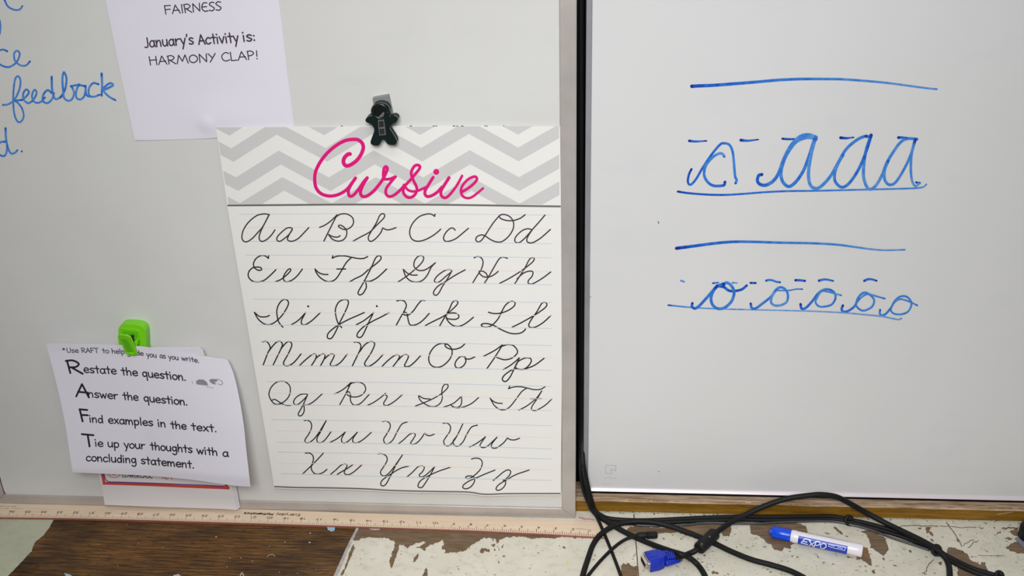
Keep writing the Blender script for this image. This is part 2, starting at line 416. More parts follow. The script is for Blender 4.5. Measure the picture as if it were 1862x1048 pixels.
def sheet(name, top, rgt, bot, lft, f, mat, parent=None, nu=40, nv=40, th=0.0003):
    """sheet of paper bounded by four edges (seen from the camera), lying on the curved surface y = f(x, z)"""
    def resample(p, n):
        p = catmull(p, 8) if len(p) > 2 else p
        d = [0]
        for i in range(1, len(p)): d.append(d[-1] + math.hypot(p[i][0] - p[i - 1][0], p[i][1] - p[i - 1][1]))
        out = []; k = 0
        for i in range(n + 1):
            t = d[-1] * i / n
            while k < len(p) - 2 and d[k + 1] < t: k += 1
            s = (t - d[k]) / ((d[k + 1] - d[k]) or 1)
            out.append((p[k][0] + (p[k + 1][0] - p[k][0]) * s, p[k][1] + (p[k + 1][1] - p[k][1]) * s))
        return out
    T, B, L, R = resample(top, nu), resample(bot, nu), resample(lft, nv), resample(rgt, nv)
    V = []
    for back in (0, 1):
        for j in range(nv + 1):
            v = j / nv
            for i in range(nu + 1):
                u = i / nu
                q = [(1 - v) * T[i][k] + v * B[i][k] + (1 - u) * L[j][k] + u * R[j][k]
                     - ((1 - u) * (1 - v) * T[0][k] + u * (1 - v) * T[nu][k] + (1 - u) * v * B[0][k] + u * v * B[nu][k]) for k in (0, 1)]
                p = PF(q[0], q[1], f)
                V.append((p.x, p.y + th * back, p.z))
    W = nu + 1; N = W * (nv + 1); F = []
    for j in range(nv):
        for i in range(nu):
            a = j * W + i
            F.append((a, a + W, a + W + 1, a + 1)); F.append((N + a, N + a + 1, N + a + W + 1, N + a + W))
    for i in range(nu):
        F.append((i, i + 1, N + i + 1, N + i)); a = nv * W + i; F.append((a, N + a, N + a + 1, a + 1))
    for j in range(nv):
        a = j * W; F.append((a, N + a, N + a + W, a + W)); a += nu; F.append((a, a + W, N + a + W, N + a))
    o = link_mesh(name, V, F, mat, parent, smooth=True)
    m = o.modifiers.new('crisp_edges', 'EDGE_SPLIT'); m.split_angle = math.radians(40)
    return o

def smooth3(p, n=8):
    return [Vector(q) for q in catmull([tuple(v) for v in p], n)]
def tube(name, P, r, mat, parent=None, n=8, seg=12):
    """round cord through 3D points"""
    P = smooth3(P, n); V = []; F = []
    prev = None
    for i, p in enumerate(P):
        t = (P[min(i + 1, len(P) - 1)] - P[max(i - 1, 0)]).normalized()
        a = prev if prev else (Vector((0, 0, 1)) if abs(t.z) < 0.9 else Vector((1, 0, 0)))
        a = (a - t * a.dot(t)).normalized(); b = t.cross(a); prev = a
        rr = r(i / (len(P) - 1)) if callable(r) else r
        for k in range(seg):
            th = 2 * math.pi * k / seg; V.append(p + (a * math.cos(th) + b * math.sin(th)) * rr)
        if i:
            for k in range(seg):
                k2 = (k + 1) % seg; F.append(((i - 1) * seg + k, (i - 1) * seg + k2, i * seg + k2, i * seg + k))
    F.append(tuple(range(seg - 1, -1, -1))); F.append(tuple(range((len(P) - 1) * seg, len(P) * seg)))
    return link_mesh(name, V, F, mat, parent, smooth=True)
def lathe(name, A, B, prof, mat, parent=None, seg=28):
    """turned solid: prof = [(distance from A along AB, radius)]"""
    d = (B - A).normalized(); a = Vector((0, 0, 1)) if abs(d.z) < .9 else Vector((1, 0, 0)); a = (a - d * a.dot(d)).normalized(); b = d.cross(a); V = []; F = []
    for s, r in prof:
        for k in range(seg):
            th = 2 * math.pi * k / seg; V.append(A + d * s + (a * math.cos(th) + b * math.sin(th)) * max(r, 1e-5))
    for i in range(1, len(prof)):
        for k in range(seg):
            k2 = (k + 1) % seg; F.append(((i - 1) * seg + k, (i - 1) * seg + k2, i * seg + k2, i * seg + k))
    F.append(tuple(range(seg - 1, -1, -1))); F.append(tuple(range((len(prof) - 1) * seg, len(prof) * seg)))
    o = link_mesh(name, V, F, mat, parent, smooth=True); recalc(o)
    m = o.modifiers.new('edges', 'EDGE_SPLIT'); m.split_angle = math.radians(40); return o
def prism(name, poly, o0, o1, mat, parent=None, bev=0, smooth=False):
    """solid between two matching outlines (lists of 3D points)"""
    n = len(o0); V = list(o0) + list(o1)
    F = [tuple(range(n)), tuple(range(2 * n - 1, n - 1, -1))] + [(i, i + n, (i + 1) % n + n, (i + 1) % n) for i in range(n)]
    o = link_mesh(name, V, F, mat, parent); recalc(o)
    if bev: bevel(o, bev, 3)
    return o
def slab(name, P2, y0, y1, mat, parent=None, bev=0, plane=None):
    """outline traced on the plane y = y0, given thickness back to y1"""
    a = [PY(p[0], p[1], y0) for p in P2]; b = [Vector((p.x, y1, p.z)) for p in a]
    return prism(name, None, a, b, mat, parent, bev)

# ================================================================== SETTING
WALL_Y = 0.062
box('wall_back', -1.6, 1.6, WALL_Y, WALL_Y + 0.1, -0.03, 1.5, MAT['gap_shade'])['kind'] = 'structure'
# ---- rail (old chalk ledge) along the wall
zr = PY(1300, 915, 0.018).z
rail_prof = [(0.018, 0.0), (0.018, zr - 0.002), (0.0205, zr), (WALL_Y, zr), (WALL_Y, 0)]
V = []; F = []; NS = 60
for i in range(NS + 1):
    x = -0.03 + (1.0 + 0.03) * i / NS
    for (y, z) in rail_prof: V.append((x, y + (random.uniform(-.0003, .0003) if z < zr and z > 0 else 0), z + (random.uniform(-.0002, .0002) if z > 0 else 0)))
FM = []
for i in range(NS):
    for k in range(4):
        a = i * 5 + k; F.append((a, a + 1, a + 6, a + 5)); FM.append(1 if k in (1, 2) else 0)
F += [(0, 1, 2, 3, 4), tuple(NS * 5 + k for k in (4, 3, 2, 1, 0))]; FM += [0, 0]
rail = link_mesh('trim_1', V, F, None, mats=[MAT['rail'], MAT['rail_top']], fm=FM); recalc(rail)
rail['kind'] = 'structure'; rail['label'] = 'varnished brown wooden rail with worn top edge under the right board'

def on_rail(P, name, mat, yy=0.0177):
    V = [PY(p[0], p[1], yy) for p in P]
    from mathutils.geometry import tessellate_polygon as tp_
    F = [tuple(t) for t in tp_([[Vector((p[0], p[1], 0)) for p in P]])]
    return link_mesh(name, V, F, mat, rail)
x = 1052
while x < 1900:
    L = random.uniform(14, 60); y0 = 914 + (x - 1300) * 0.0205
    top = [(x, y0 - 1.5), (x + L, y0 - 1.5 + L * .0205)]
    n_ = int(L / 3); bot = [(x + L * (1 - i / n_), y0 + L * (1 - i / n_) * .0205 + random.uniform(-.3, 2.6) * math.sin(math.pi * i / n_)) for i in range(n_ + 1)]
    on_rail(top + bot, 'worn_edge_patch', MAT['rail_top']); x += L + random.uniform(0, 18)
for (xa, ya_, xb, yb_) in ((1812, 935, 1842, 931), (1152, 915, 1162, 922), (1256, 919, 1262, 924), (1640, 921, 1652, 922)):
    on_rail([(xa, ya_), (xb, yb_), (xb + 1, yb_ + 1.2), (xa + 2, ya_ + 1.4)], 'worn_edge_patch', MAT['rail_top'])
bead = box('paint_bead', 0.0, 1.0, 0.0135, 0.0179, 0.0, 0.0014, MAT['paint_bead'], rail, .0005)

# ---- counter of painted and bare planks
counter = thing('wooden_counter', 'wooden counter of one dark oak plank and cream-painted planks with flaking paint', 'counter')
s1a, s1b = PZ(650, 958), PZ(612, 1044)       # seam between oak and paint
s2a, s2b = PZ(1155, 968), PZ(1161, 1046)     # narrow joint further right
def seam_x(a, b, y): return a.x + (b.x - a.x) * (y - a.y) / (b.y - a.y)
def plank(xa0, xa1, xb0, xb1, mat, lab):
    Y0, Y1, t = WALL_Y - 0.0005, -0.42, 0.028
    V = [(xa0, Y0, -t), (xa1, Y0, -t), (xb1, Y1, -t), (xb0, Y1, -t), (xa0, Y0, 0), (xa1, Y0, 0), (xb1, Y1, 0), (xb0, Y1, 0)]
    F = [(0, 1, 2, 3), (7, 6, 5, 4), (0, 4, 5, 1), (1, 5, 6, 2), (2, 6, 7, 3), (3, 7, 4, 0)]
    o = link_mesh('plank', V, F, mat, counter); recalc(o); bevel(o, 0.0009, 2); o['label'] = lab; return o
ya, yb = WALL_Y, -0.42
g = 0.0009
plank(-1.35, seam_x(s1a, s1b, ya) - g, -1.35, seam_x(s1a, s1b, yb) - g, MAT['oak'], 'dark oak plank with open grain')
plank(seam_x(s1a, s1b, ya) + g, seam_x(s2a, s2b, ya) - g * .6, seam_x(s1a, s1b, yb) + g, seam_x(s2a, s2b, yb) - g * .6, MAT['paint'], 'cream-painted plank with flaked brown edge')
plank(seam_x(s2a, s2b, ya) + g * .6, 1.3, seam_x(s2a, s2b, yb) + g * .6, 1.3, MAT['paint2'], 'cream-painted plank with many scratches and bare spots')
box('backing_board', -1.35, 1.3, -0.41, WALL_Y - 0.002, -0.045, -0.0285, MAT['black'], counter)
def tp(z): return lambda x, y: PZ(x, y, z)
k = Ink(tp(0.0009)); k.stroke([(655, 948), (648, 965), (633, 995), (622, 1020), (606, 1056), (548, 1186), (485, 1330)], 4.2, 8, smooth=True); k.build('seam_strip', MAT['seam'], counter)

def jag(P, amp, it=4, closed=True):
    for _ in range(it):
        Q = []
        n = len(P)
        for i in range(n if closed else n - 1):
            a, b = P[i], P[(i + 1) % n]; L = math.hypot(b[0] - a[0], b[1] - a[1])
            Q.append(a)
            if L > 1.5:
                m = ((a[0] + b[0]) / 2, (a[1] + b[1]) / 2); h = random.uniform(-1, 1) * min(amp, L * 0.3)
                Q.append((m[0] - (b[1] - a[1]) / L * h, m[1] + (b[0] - a[0]) / L * h))
        if not closed: Q.append(P[-1])
        P = Q; amp *= 0.7
    return P
from mathutils.geometry import tessellate_polygon
def patch(name, P, mat, amp=1.2, z=0.0002):
    P = jag(P, amp); V = [PZ(p[0], p[1], z) for p in P]
    F = [tuple(t) for t in tessellate_polygon([[Vector((p[0], p[1], 0)) for p in P]])]
    return link_mesh(name, V, F, mat, counter)
# greenish paint over the left end of the oak
patch('paint_patch', [(-60, 930), (104, 934), (99, 943), (90, 960), (80, 973), (66, 984), (60, 994), (58, 1003), (46, 1015), (34, 1028), (18, 1044), (-8, 1075), (-60, 1075)], MAT['paint_green'], 0.5)['label'] = 'pale green paint patch with slanting edge'
# bare wood showing where the cream paint has flaked away
B = pts('r', '330,300 300,380 262,520 300,515 350,490 480,492 560,486 660,490 700,520 735,540 700,650 670,740 688,832 722,760 760,650 790,562 830,560 850,590 880,612 905,570 960,548 1040,535 1080,545 1030,572 955,600 1020,602 1070,636 1100,590 1160,562 1220,540 1275,515 1285,540 1258,600 1300,622 1290,665 1400,650 1480,635 1530,632 1580,582 1640,547 1690,520 1750,486 1800,480 1850,520') \
    + pts('s', '240,590 270,560 292,585 312,640 345,580 400,562 480,552 560,548 700,556 850,562 1000,562 1130,545 1230,538 1250,470 700,400 0,380')
patch('bare_wood_patch', B, MAT['bare'], 1.9)['label'] = 'large ragged brown patch of bare wood'
bp = [('r', '1000,655 990,720 960,762 930,768 945,735 970,690'), ('r', '1095,810 1102,860 1104,919 1040,925 1068,860'),
      ('r', '240,600 265,560 285,600 262,640 230,720 200,800 160,880 120,925 128,880 170,800 205,700'),
      ('s', '120,682 150,690 210,702 212,742 150,722 135,748 100,752 85,722'), ('s', '215,640 275,630 290,640 255,668'),
      ('s', '385,650 402,640 388,680 368,690'), ('s', '1155,672 1180,664 1206,682 1180,700 1158,690'), ('s', '380,790 400,780 415,798 398,818'),
      ('s', '320,860 335,848 346,872 335,902'), ('s', '330,690 345,680 345,715 332,718'), ('s', '270,700 285,690 295,712 275,725'),
      ('s', '645,680 665,688 668,700 650,692'), ('s', '1100,655 1120,652 1122,668'), ('s', '1545,765 1580,785 1575,795'),
      ('s', '1280,540 1330,535 1335,560 1300,562'), ('s', '1390,535 1450,535 1450,565 1400,568'),
      ('z', '1142,961 1154,958 1185,960 1212,960 1243,957 1267,952 1300,950 1331,953 1329,968 1326,976 1314,976 1311,967 1300,976 1285,982 1269,981 1247,975 1235,969 1212,969 1196,971 1158,971 1150,974 1140,968'),
      ('z', '1364,954 1366,971 1380,975 1390,981 1396,989 1402,990 1407,999 1413,1000 1423,1003 1426,996 1432,997 1436,999 1438,992 1445,989 1456,985 1470,980 1468,966 1466,958 1455,953 1430,951 1400,950'),
      ('z', '1128,1030 1133,1024 1138,1027 1143,1025 1147,1029 1154,1031 1160,1029 1161,1036 1159,1044 1160,1062 1133,1062 1129,1038'),
      ('t', '30,475 100,465 200,480 280,530 320,590 342,650 320,712 290,752 240,720 180,672 135,650 130,590 100,515'),
      ('t', '50,650 110,660 120,720 150,790 165,862 120,850 30,780 -20,790 -10,700'),
      ('t', '1015,650 1080,655 1150,682 1220,722 1262,792 1330,822 1372,850 1382,815 1430,822 1442,880 1455,930 1500,1010 1130,1010 1110,930 1120,880 1080,840 1000,720'),
      ('t', '760,425 830,432 795,470 840,500 845,525 800,492 765,485'), ('t', '810,560 840,558 855,580 830,590'), ('t', '905,820 940,815 945,850 915,855'),
      ('t', '1655,660 1720,608 1800,590 1880,640 1880,720 1780,718 1700,692'), ('t', '1635,548 1700,538 1742,560 1690,572'), ('t', '1700,470 1790,430 1810,520 1760,520'),
      ('t', '1100,560 1130,555 1140,590 1112,590'), ('t', '325,775 370,790 400,800 350,802'), ('t', '380,840 430,860 440,872 400,862'), ('t', '270,770 300,775 295,800'),
      ('t', '570,685 600,690 595,712 580,712'), ('t', '500,665 540,668 530,676'), ('t', '1560,480 1610,470 1600,495 1560,500'), ('t', '1400,360 1450,385 1440,395'),
      ('t', '660,425 715,440 700,450'), ('t', '1350,420 1410,430 1400,445'), ('t', '200,840 240,880 190,870'), ('t', '150,915 190,905 200,940 160,935'),
      ('x', '1440,510 1470,505 1480,530 1455,545'), ('x', '1310,570 1345,578 1340,592'), ('x', '1540,570 1570,580 1560,595'), ('x', '1600,725 1630,728 1622,745'),
      ('x', '1510,790 1550,795 1530,808'), ('x', '1590,830 1640,820 1740,862 1690,875 1600,872'), ('x', '1075,755 1090,750 1090,785'), ('x', '1045,165 1075,162 1070,185'),
      ('w', '480,690 520,700 500,722'), ('w', '575,705 605,710 600,735 578,728'), ('w', '1030,810 1080,808 1090,828 1040,830'), ('w', '905,660 960,700 990,750 940,710'),
      ('w', '1230,180 1290,190 1340,250 1400,300 1380,330 1310,270'), ('w', '1100,300 1160,308 1130,318'), ('w', '1200,830 1260,850 1220,860'), ('w', '1440,705 1560,720 1650,745 1500,740')]
for c, s in bp: patch('bare_wood_patch', pts(c, s), MAT['bare'], 1.5)
k = Ink(tp(0.00035))
k.stroke(jag(pts('t', '990,365 1060,460 1130,570 1165,640'), .9, 4, False), 1.4, smooth=False)
k.stroke(jag(pts('t', '1235,655 1290,600 1350,575'), 2.2, 4, False), 1.2, smooth=False)
k.stroke(jag(pts('t', '1180,635 1230,595 1300,570'), 2.2, 4, False), 1.0, smooth=False)
k.stroke(jag(pts('t', '720,940 770,895 790,850 850,790'), 2.6, 4, False), 1.4, smooth=False)
k.stroke(jag(pts('t', '480,412 650,407 760,412 900,414'), 1.0, 5, False), 1.2, smooth=False)
k.stroke(jag(pts('t', '920,415 1040,420 1160,430 1330,428'), 1.2, 5, False), 0.9, smooth=False)
k.stroke(jag(pts('t', '1350,740 1500,745 1640,745'), .3, 3, False), 0.7, smooth=False)
k.stroke(jag(pts('t', '1620,440 1700,430 1790,435'), 2.2, 4, False), 2.2, smooth=False)
k.stroke(jag(pts('x', '120,550 150,500 165,480'), .5, 2, False), 0.9, smooth=False)
k.stroke(jag(pts('x', '0,665 20,670 35,720 60,710 100,720'), .6, 3, False), 1.0, smooth=False)
for _ in range(150):
    x = random.uniform(1165, 1860); y = random.uniform(950, 1060)
    a = random.uniform(-.5, .9); L = random.uniform(1, 6)
    k.stroke(jag([(x, y), (x + L * math.cos(a), y + L * .5 * math.sin(a))], .6, 2, False), random.uniform(.5, 1.3), smooth=False, caps=False)
for _ in range(60):
    x = random.uniform(650, 1150); y = random.uniform(985, 1060)
    a = random.uniform(-.3, .6); L = random.uniform(.8, 4)
    k.stroke([(x, y), (x + L * math.cos(a), y + L * .5 * math.sin(a))], random.uniform(.4, 1.0), smooth=False, caps=False)
k.build('scratches', MAT['crack'], counter)['kind'] = 'stuff'
k = Ink(tp(0.0004))
for x, y, r in ((393, 977, 2.2), (296, 996, 1.1), (418, 1015, 1.6), (438, 1015, 1.7), (459, 1021, 1.4), (413, 1031, 1.4), (81, 979, 1.1), (214, 1029, 1.2), (508, 1041, 1.4),
                (541, 1043, 1.5), (490, 994, 1.3), (518, 986, 1.6), (564, 970, 2.2), (563, 987, 2.4), (575, 1036, 1.2), (180, 990, 1.2), (252, 988, 1.2), (230, 954, 1.3)):
    k.dot((x, y), r * random.uniform(.45, .8), ry=r * .5)
k.stroke(pts('z', '436,1050 440,1042 444,1050'), 1.6); k.stroke(pts('z', '486,1013 489,1010 496,1009 500,1012'), .8)
k.poly(jag(pts('z', '312,1056 316,1046 324,1044 332,1050 336,1058'), .8)); k.poly(jag(pts('r', '440,380 520,378 570,384 555,400 500,404 460,395'), .6))
k.build('white_paint_spots', MAT['drop_white'], counter)['kind'] = 'stuff'
k = Ink(tp(0.0004)); k.poly(jag(pts('z', '594,957 609,958 608,965 602,967 596,964'), .8)); k.poly(jag(pts('z', '117,1042 124,1044 134,1050 138,1060 124,1058'), .6))
k.build('pale_blue_paint_spots', MAT['drop_blue'], counter)['kind'] = 'stuff'
k = Ink(tp(0.0004)); k.dot(pts('s', '1217,872')[0], 2.2, ry=1.6); k.build('yellow_paint_spot', MAT['yellow'], counter)

# ================================================================== LEFT WHITEBOARD
SURF = 0.004      # depth of the writing surface behind the frame's front
LB = thing('whiteboard', 'white enamel whiteboard with aluminium frame on the left, holding papers and poster', 'whiteboard')
xl = PY(8, 898, SURF).x; xr = PY(1015, 10, SURF).x; xr = (xr + PY(1023.5, 915, SURF).x) / 2
zb = (PY(180, 903, SURF).z + PY(440, 911.5, SURF).z + PY(1022, 920, SURF).z) / 3
FW = PY(1047.5, 500, 0).x - xr
ztop = 1.18
box('board_panel', xl - .003, xr + .003, SURF, SURF + 0.018, zb - .003, ztop, MAT['board'], LB)
def frame_piece(P, Q, inn, out_, name='frame_rail'):
    """mitred frame member: P,Q inner corner points (x,z), inn/out offsets"""
    pass
def mitre(name, c, lab=None):
    # c: 4 corners (x,z) outline: two inner, two outer
    a = [Vector((x, 0.0, z)) for x, z in c]; b = [Vector((x, SURF + 0.02, z)) for x, z in c]
    o = prism(name, None, a, b, MAT['alu'], LB, 0.0011); return o
xo, zo = FW, zb - 0.0005
mitre('frame_rail', [(xl, zb), (xr, zb), (xr + FW, 0.0005), (xl - FW, 0.0005)])
mitre('frame_rail', [(xr, zb), (xr, ztop), (xr + FW, ztop + FW), (xr + FW, 0.0005)])
mitre('frame_rail', [(xl, ztop), (xl, zb), (xl - FW, 0.0005), (xl - FW, ztop + FW)])
mitre('frame_rail', [(xr, ztop), (xl, ztop), (xl - FW, ztop + FW), (xr + FW, ztop + FW)])
k = Ink(lambda x, y: PY(x, y, SURF - 0.0002))
k.stroke(pts('z', '-1,866 2,878 5,888 8,896 10,898'), 1.6); k.build('purple_edge_mark', MAT['ink_maroon'], LB)
bp_ = lambda x, y: PY(x, y, SURF - 0.00025)
def written(name, items, proj, parent, mat=MAT['marker']):
    for it, (c, s, wd, w1, tn) in enumerate(items):
        k = Ink(proj, it % 3)
        for st in strokes(c, s):
            if len(st) == 1: k.dot(st[0], wd / 2)
            else: k.stroke(st, wd * 1.14, w1 * 1.14, tn)
        k.build(name, mat, parent)
T1 = (.38, .45)
left_writing = [
 ('o', '25,-8 50,40 90,62 125,60 142,38', 3, 2.6, T1), ('o', '-3,130 2,170 -3,215', 3, 3, T1),
 ('o', '45,325 20,315 -12,322', 3, 3, T1), ('o', '-14,400 20,420 60,425 105,395 125,345 110,322 90,340 95,385 130,415 165,415 190,390', 3, 2.8, T1),
 ('o', '18,667 50,663 90,635 122,570 130,515 117,485 97,500 86,570 84,650 90,720 108,768 130,775 150,740 140,690 112,652 95,640 140,635', 3.1, 2.6, (.5, .35)),
 ('o', '140,635 168,610 183,585 167,568 148,592 150,632 178,655 205,642', 3, 3, T1),
 ('o', '205,642 226,610 232,585 220,570 206,592 205,625 226,652 258,648 285,620', 3, 3, T1),
 ('o', '328,590 302,573 276,600 272,640 300,655 330,630 342,592|328,488 330,560 340,610 356,630 385,618', 3.4, 3, T1),
 ('o', '385,618 412,570 422,500 406,458 396,500 400,570 406,620 432,640 458,628 470,590 458,556|450,548 478,542 504,536', 3.3, 3, T1),
 ('o', '540,548 502,543 484,580 485,620 510,632 535,610 545,560|543,545 545,590 556,610 580,614', 3.3, 3, T1),
 ('o', '625,535 592,528 565,560 565,602 592,615 632,602', 3.2, 3, T1),
 ('o', '645,467 648,540 645,608|650,575 695,555 718,540 702,528 672,545 655,572 690,612 732,636', 3.6, 3, (.45, .4)),
 ('o', '30,900 5,903 -12,920|35,815 38,880 50,940 70,975 95,970 110,955|-8,982 22,992 40,972 46,925', 3.4, 3, T1), ('o', '138,962', 3.4, 3, T1)]
written('marker_letter', left_writing, bp_, LB)

# ================================================================== RIGHT BOARD
RB_Y = 0.0355
RB = thing('interactive_whiteboard', 'pale grey interactive board on the right with blue handwriting practice', 'whiteboard')
rx0, rx1 = PY(1063.5, 400, RB_Y - 0.004).x, 1.15
rb_z = PY(1400, 902.6, RB_Y - 0.006).z
rz_top = 1.2
ix0 = PY(1073.5, 400, RB_Y).x
iz0 = PY(1400, 893.5, RB_Y).z
box('board_panel', ix0 - .002, rx1, RB_Y, RB_Y + 0.02, iz0 - .003, rz_top, MAT['smart'], RB)
box('side_frame', rx0, ix0, RB_Y - 0.004, RB_Y + 0.024, rb_z, rz_top + .01, MAT['alu_dark'], RB, 0.0009)
# bottom lip: slopes up and outwards, then a small front face
V = []; prof = [(RB_Y + 0.0005, iz0 + 0.0006), (RB_Y - 0.0012, iz0 - 0.0002), (RB_Y - 0.0030, iz0 - 0.0018), (RB_Y - 0.0044, iz0 - 0.0036), (RB_Y - 0.0046, rb_z + .0006), (RB_Y - 0.004, rb_z), (RB_Y + 0.024, rb_z), (RB_Y + 0.024, iz0 + 0.0006)]
for x in (rx0 + .002, rx1 + .01):
    for y, z in prof: V.append((x, y, z))
n = len(prof)
F = [(i, (i + 1) % n, (i + 1) % n + n, i + n) for i in range(n)] + [tuple(range(n)), tuple(range(2 * n - 1, n - 1, -1))]
o = link_mesh('bottom_lip', V, F, MAT['lip'], RB); recalc(o); bevel(o, 0.0005, 2, 15)
box('shadow_strip', rx0 + .004, rx1, RB_Y - 0.001, RB_Y + .02, zr + .0001, rb_z + .0006, MAT['black'], RB)  # black strip stands in for the shadow line under the lip
rp = lambda x, y: PY(x, y, RB_Y - 0.00025)
RW = [
 ('z', '1258,157 1272,156.2 1297,155.2 1337,152.2 1377,149 1417,145.5 1458,143.8 1500,143.8 1530,144.2 1571,147 1611,150.6 1651,155.8 1684,160.3 1703.5,162.2', 5.6, 2.8, (.12, .55)),
 ('k', '455,225 530,232 650,225', 4.2, 2.4, (.1, .3)), ('k', '1037,217 1120,223 1235,210', 4.6, 2.2, (.1, .35)), ('k', '1507,201 1570,206 1640,205', 3.6, 3.2, (.1, .2)),
 ('l', '612,190 680,195 760,185', 4.8, 2.2, (.1, .25)), ('l', '1265,188 1310,187 1360,190', 4.6, 2.6, (.1, .3)),
 ('k', '480,545 450,610 440,690 470,720 530,660 600,540 700,390 800,270 850,252 910,272 945,350 960,480 972,620 990,670 978,702', 3.6, 4.2, (.12, .4)),
 ('k', '850,402 832,374 792,368 720,410 645,500 622,600 655,680 725,730 840,728 858,690', 4.2, 4.4, (.55, .15)),
 ('k', '1275,605 1238,618 1225,680 1260,718 1320,725 1400,680 1465,590 1520,440 1600,285 1700,182 1800,158 1885,185', 4.8, 6, (.1, .5)),
 ('l', '335,205 270,188 195,195 100,245 0,385 -45,500 -62,600 -42,685 12,738 62,728 130,660 200,545 255,400 300,260 330,180', 5.4, 5.0, (.5, .2)),
 ('l', '330,190 290,330 258,500 250,640 278,735 340,762 410,722 500,620 585,470 670,325 780,225 880,175 950,180', 5.4, 4.6, (.5, .3)),
 ('l', '940,180 900,172|640,385 590,470 548,580 550,680 620,748 700,712 790,590 860,450 915,300 958,160', 4.6, 4.8, (.45, .2)),
 ('l', '955,160 900,330 875,480 870,620 900,730 945,772 1010,730 1080,610 1130,480 1200,360 1290,240 1370,200 1472,206', 5.2, 4.6, (.5, .4)),
 ('l', '1150,450 1112,540 1105,640 1130,700 1175,722 1235,690 1320,560 1400,390 1450,215', 4.8, 4, (.45, .35)),
 ('l', '1455,215 1412,380 1405,560 1420,680 1452,735 1475,728 1508,702', 4.4, 3.2, (.4, .6)), ('l', '1466,694 1490,700 1505,695', 3.6, 3, (.1, .4)),
 ('z', '1232.5,348.5 1252,351.4 1285,354 1317,354.6 1349,352.9 1390,349.7 1430,347.8 1480,347.2 1510,346.5 1575,344.9 1639,343.3 1668,342.2 1679,340 1684.5,335.5', 3.4, 2.6, (.1, .55)),
 ('z', '1230,451.8 1257,448.3 1291,443.8 1326,440.3 1360,439.8 1420,441.5 1481,442.7 1524,445.4 1559,450 1585,453.5 1610,455.2 1645.5,454.4', 5, 2.4, (.1, .6)),
 ('m', '340,528 370,539', 3, 3, (.6, .6)), ('m', '677,555 735,548', 3, 2.4, (.4, .5)), ('m', '885,550 935,553', 2.6, 2, (.6, .7)), ('m', '1075,552 1130,553', 3.4, 3.4, (.25, .25)),
 ('m', '1242,528 1275,520 1315,527 1350,540 1388,545', 3.6, 3.2, (.3, .25)), ('m', '1552,523 1600,524 1652,530', 4, 3.6, (.25, .2)),
 ('n', '345,528 390,516 440,518 495,531', 4, 3, (.25, .3)), ('n', '825,530 860,514 905,514 955,529', 4, 3, (.25, .2)),
 ('m', '460,768 455,802 490,822 540,788 620,700 720,585', 4.2, 4.6, (.15, .3)),
 ('m', '722,582 775,590 800,600 845,632 900,638 980,622 1035,580', 4.8, 4, (.15, .2)),
 ('m', '790,575 820,550 870,578 902,650 878,740 812,808 740,826 680,792 657,720 682,640 730,585 790,560', 4.6, 4.6, (.35, .3)),
 ('m', '1078,772 1088,815 1130,822 1200,772 1290,700 1345,625 1395,598 1445,622 1472,680 1460,750 1405,785 1340,792 1295,762 1302,700 1345,630', 4, 3.6, (.25, .55)),
 ('m', '1345,632 1400,632 1480,632 1560,618 1625,618', 2.6, 2.2, (.4, .35)),
 ('n', '150,778 160,822 200,820 270,750 335,665 400,623 465,625 512,662 518,720 480,780 410,802 345,800 308,755 330,700 372,642 440,645 510,665 580,683', 4.2, 2.6, (.2, .45)),
 ('n', '598,792 585,830 605,857 655,848 725,795 760,710 805,662 850,658 910,700 930,750 900,810 825,845 775,832 738,785 770,730 830,680 880,672 950,692 1042,718', 4, 2.6, (.25, .45)),
 ('n', '992,838 990,878 1018,895 1060,872 1110,810 1150,740 1205,697 1270,697 1318,745 1320,800 1282,860 1210,885 1135,876 1105,830 1140,762 1200,725 1260,735 1320,758 1385,790', 3.6, 2.8, (.35, .4)),
 ('z', '1215,555.2 1240,557.9 1266,560 1300,561.7 1338,562.9', 2.6, 2, (.35, .6)), ('z', '1340.5,562.9 1386,564 1405,564.4 1430,565 1480,566.3 1533,569 1567,572 1602,575.4 1624,579.7 1634,581.4 1639,579.5', 2, 2.6, (.6, .6))]
written('marker_stroke', RW, rp, RB)
k = Ink(rp)
k.stroke(pts('z', '1101.5,846.5 1120,847'), .9, smooth=False); k.stroke(pts('z', '1120,847 1119.5,856.5'), 1, smooth=False); k.stroke(pts('z', '1119.5,856.5 1110.5,853.5'), 1, smooth=False)
k.stroke(pts('z', '1110.5,853.5 1112.5,862.2'), 1, smooth=False); k.stroke(pts('z', '1112.5,862.2 1101.5,861.5'), .9, smooth=False); k.stroke(pts('z', '1101.5,861.5 1101.5,846.5'), .9, smooth=False)
k.stroke(pts('z', '1099,871 1104,869 1107,866.5 1110,870 1122,869.5'), .6); k.stroke(pts('z', '1097,880.3 1104,880.2'), .6); k.stroke(pts('z', '1106,880.3 1112,880.6'), .6)
k.build('printed_mark', MAT['mark_grey'], RB)
k = Ink(rp); k.stroke(pts('z', '1196.5,403 1198,406.5'), 1.4); k.build('dark_speck', MAT['ink_soft'], RB)
for q in ((1073.8, 540), (1198, 858)):
    k = Ink(rp); k.dot(q, .9); k.build('dark_speck', MAT['ink_soft'], RB)

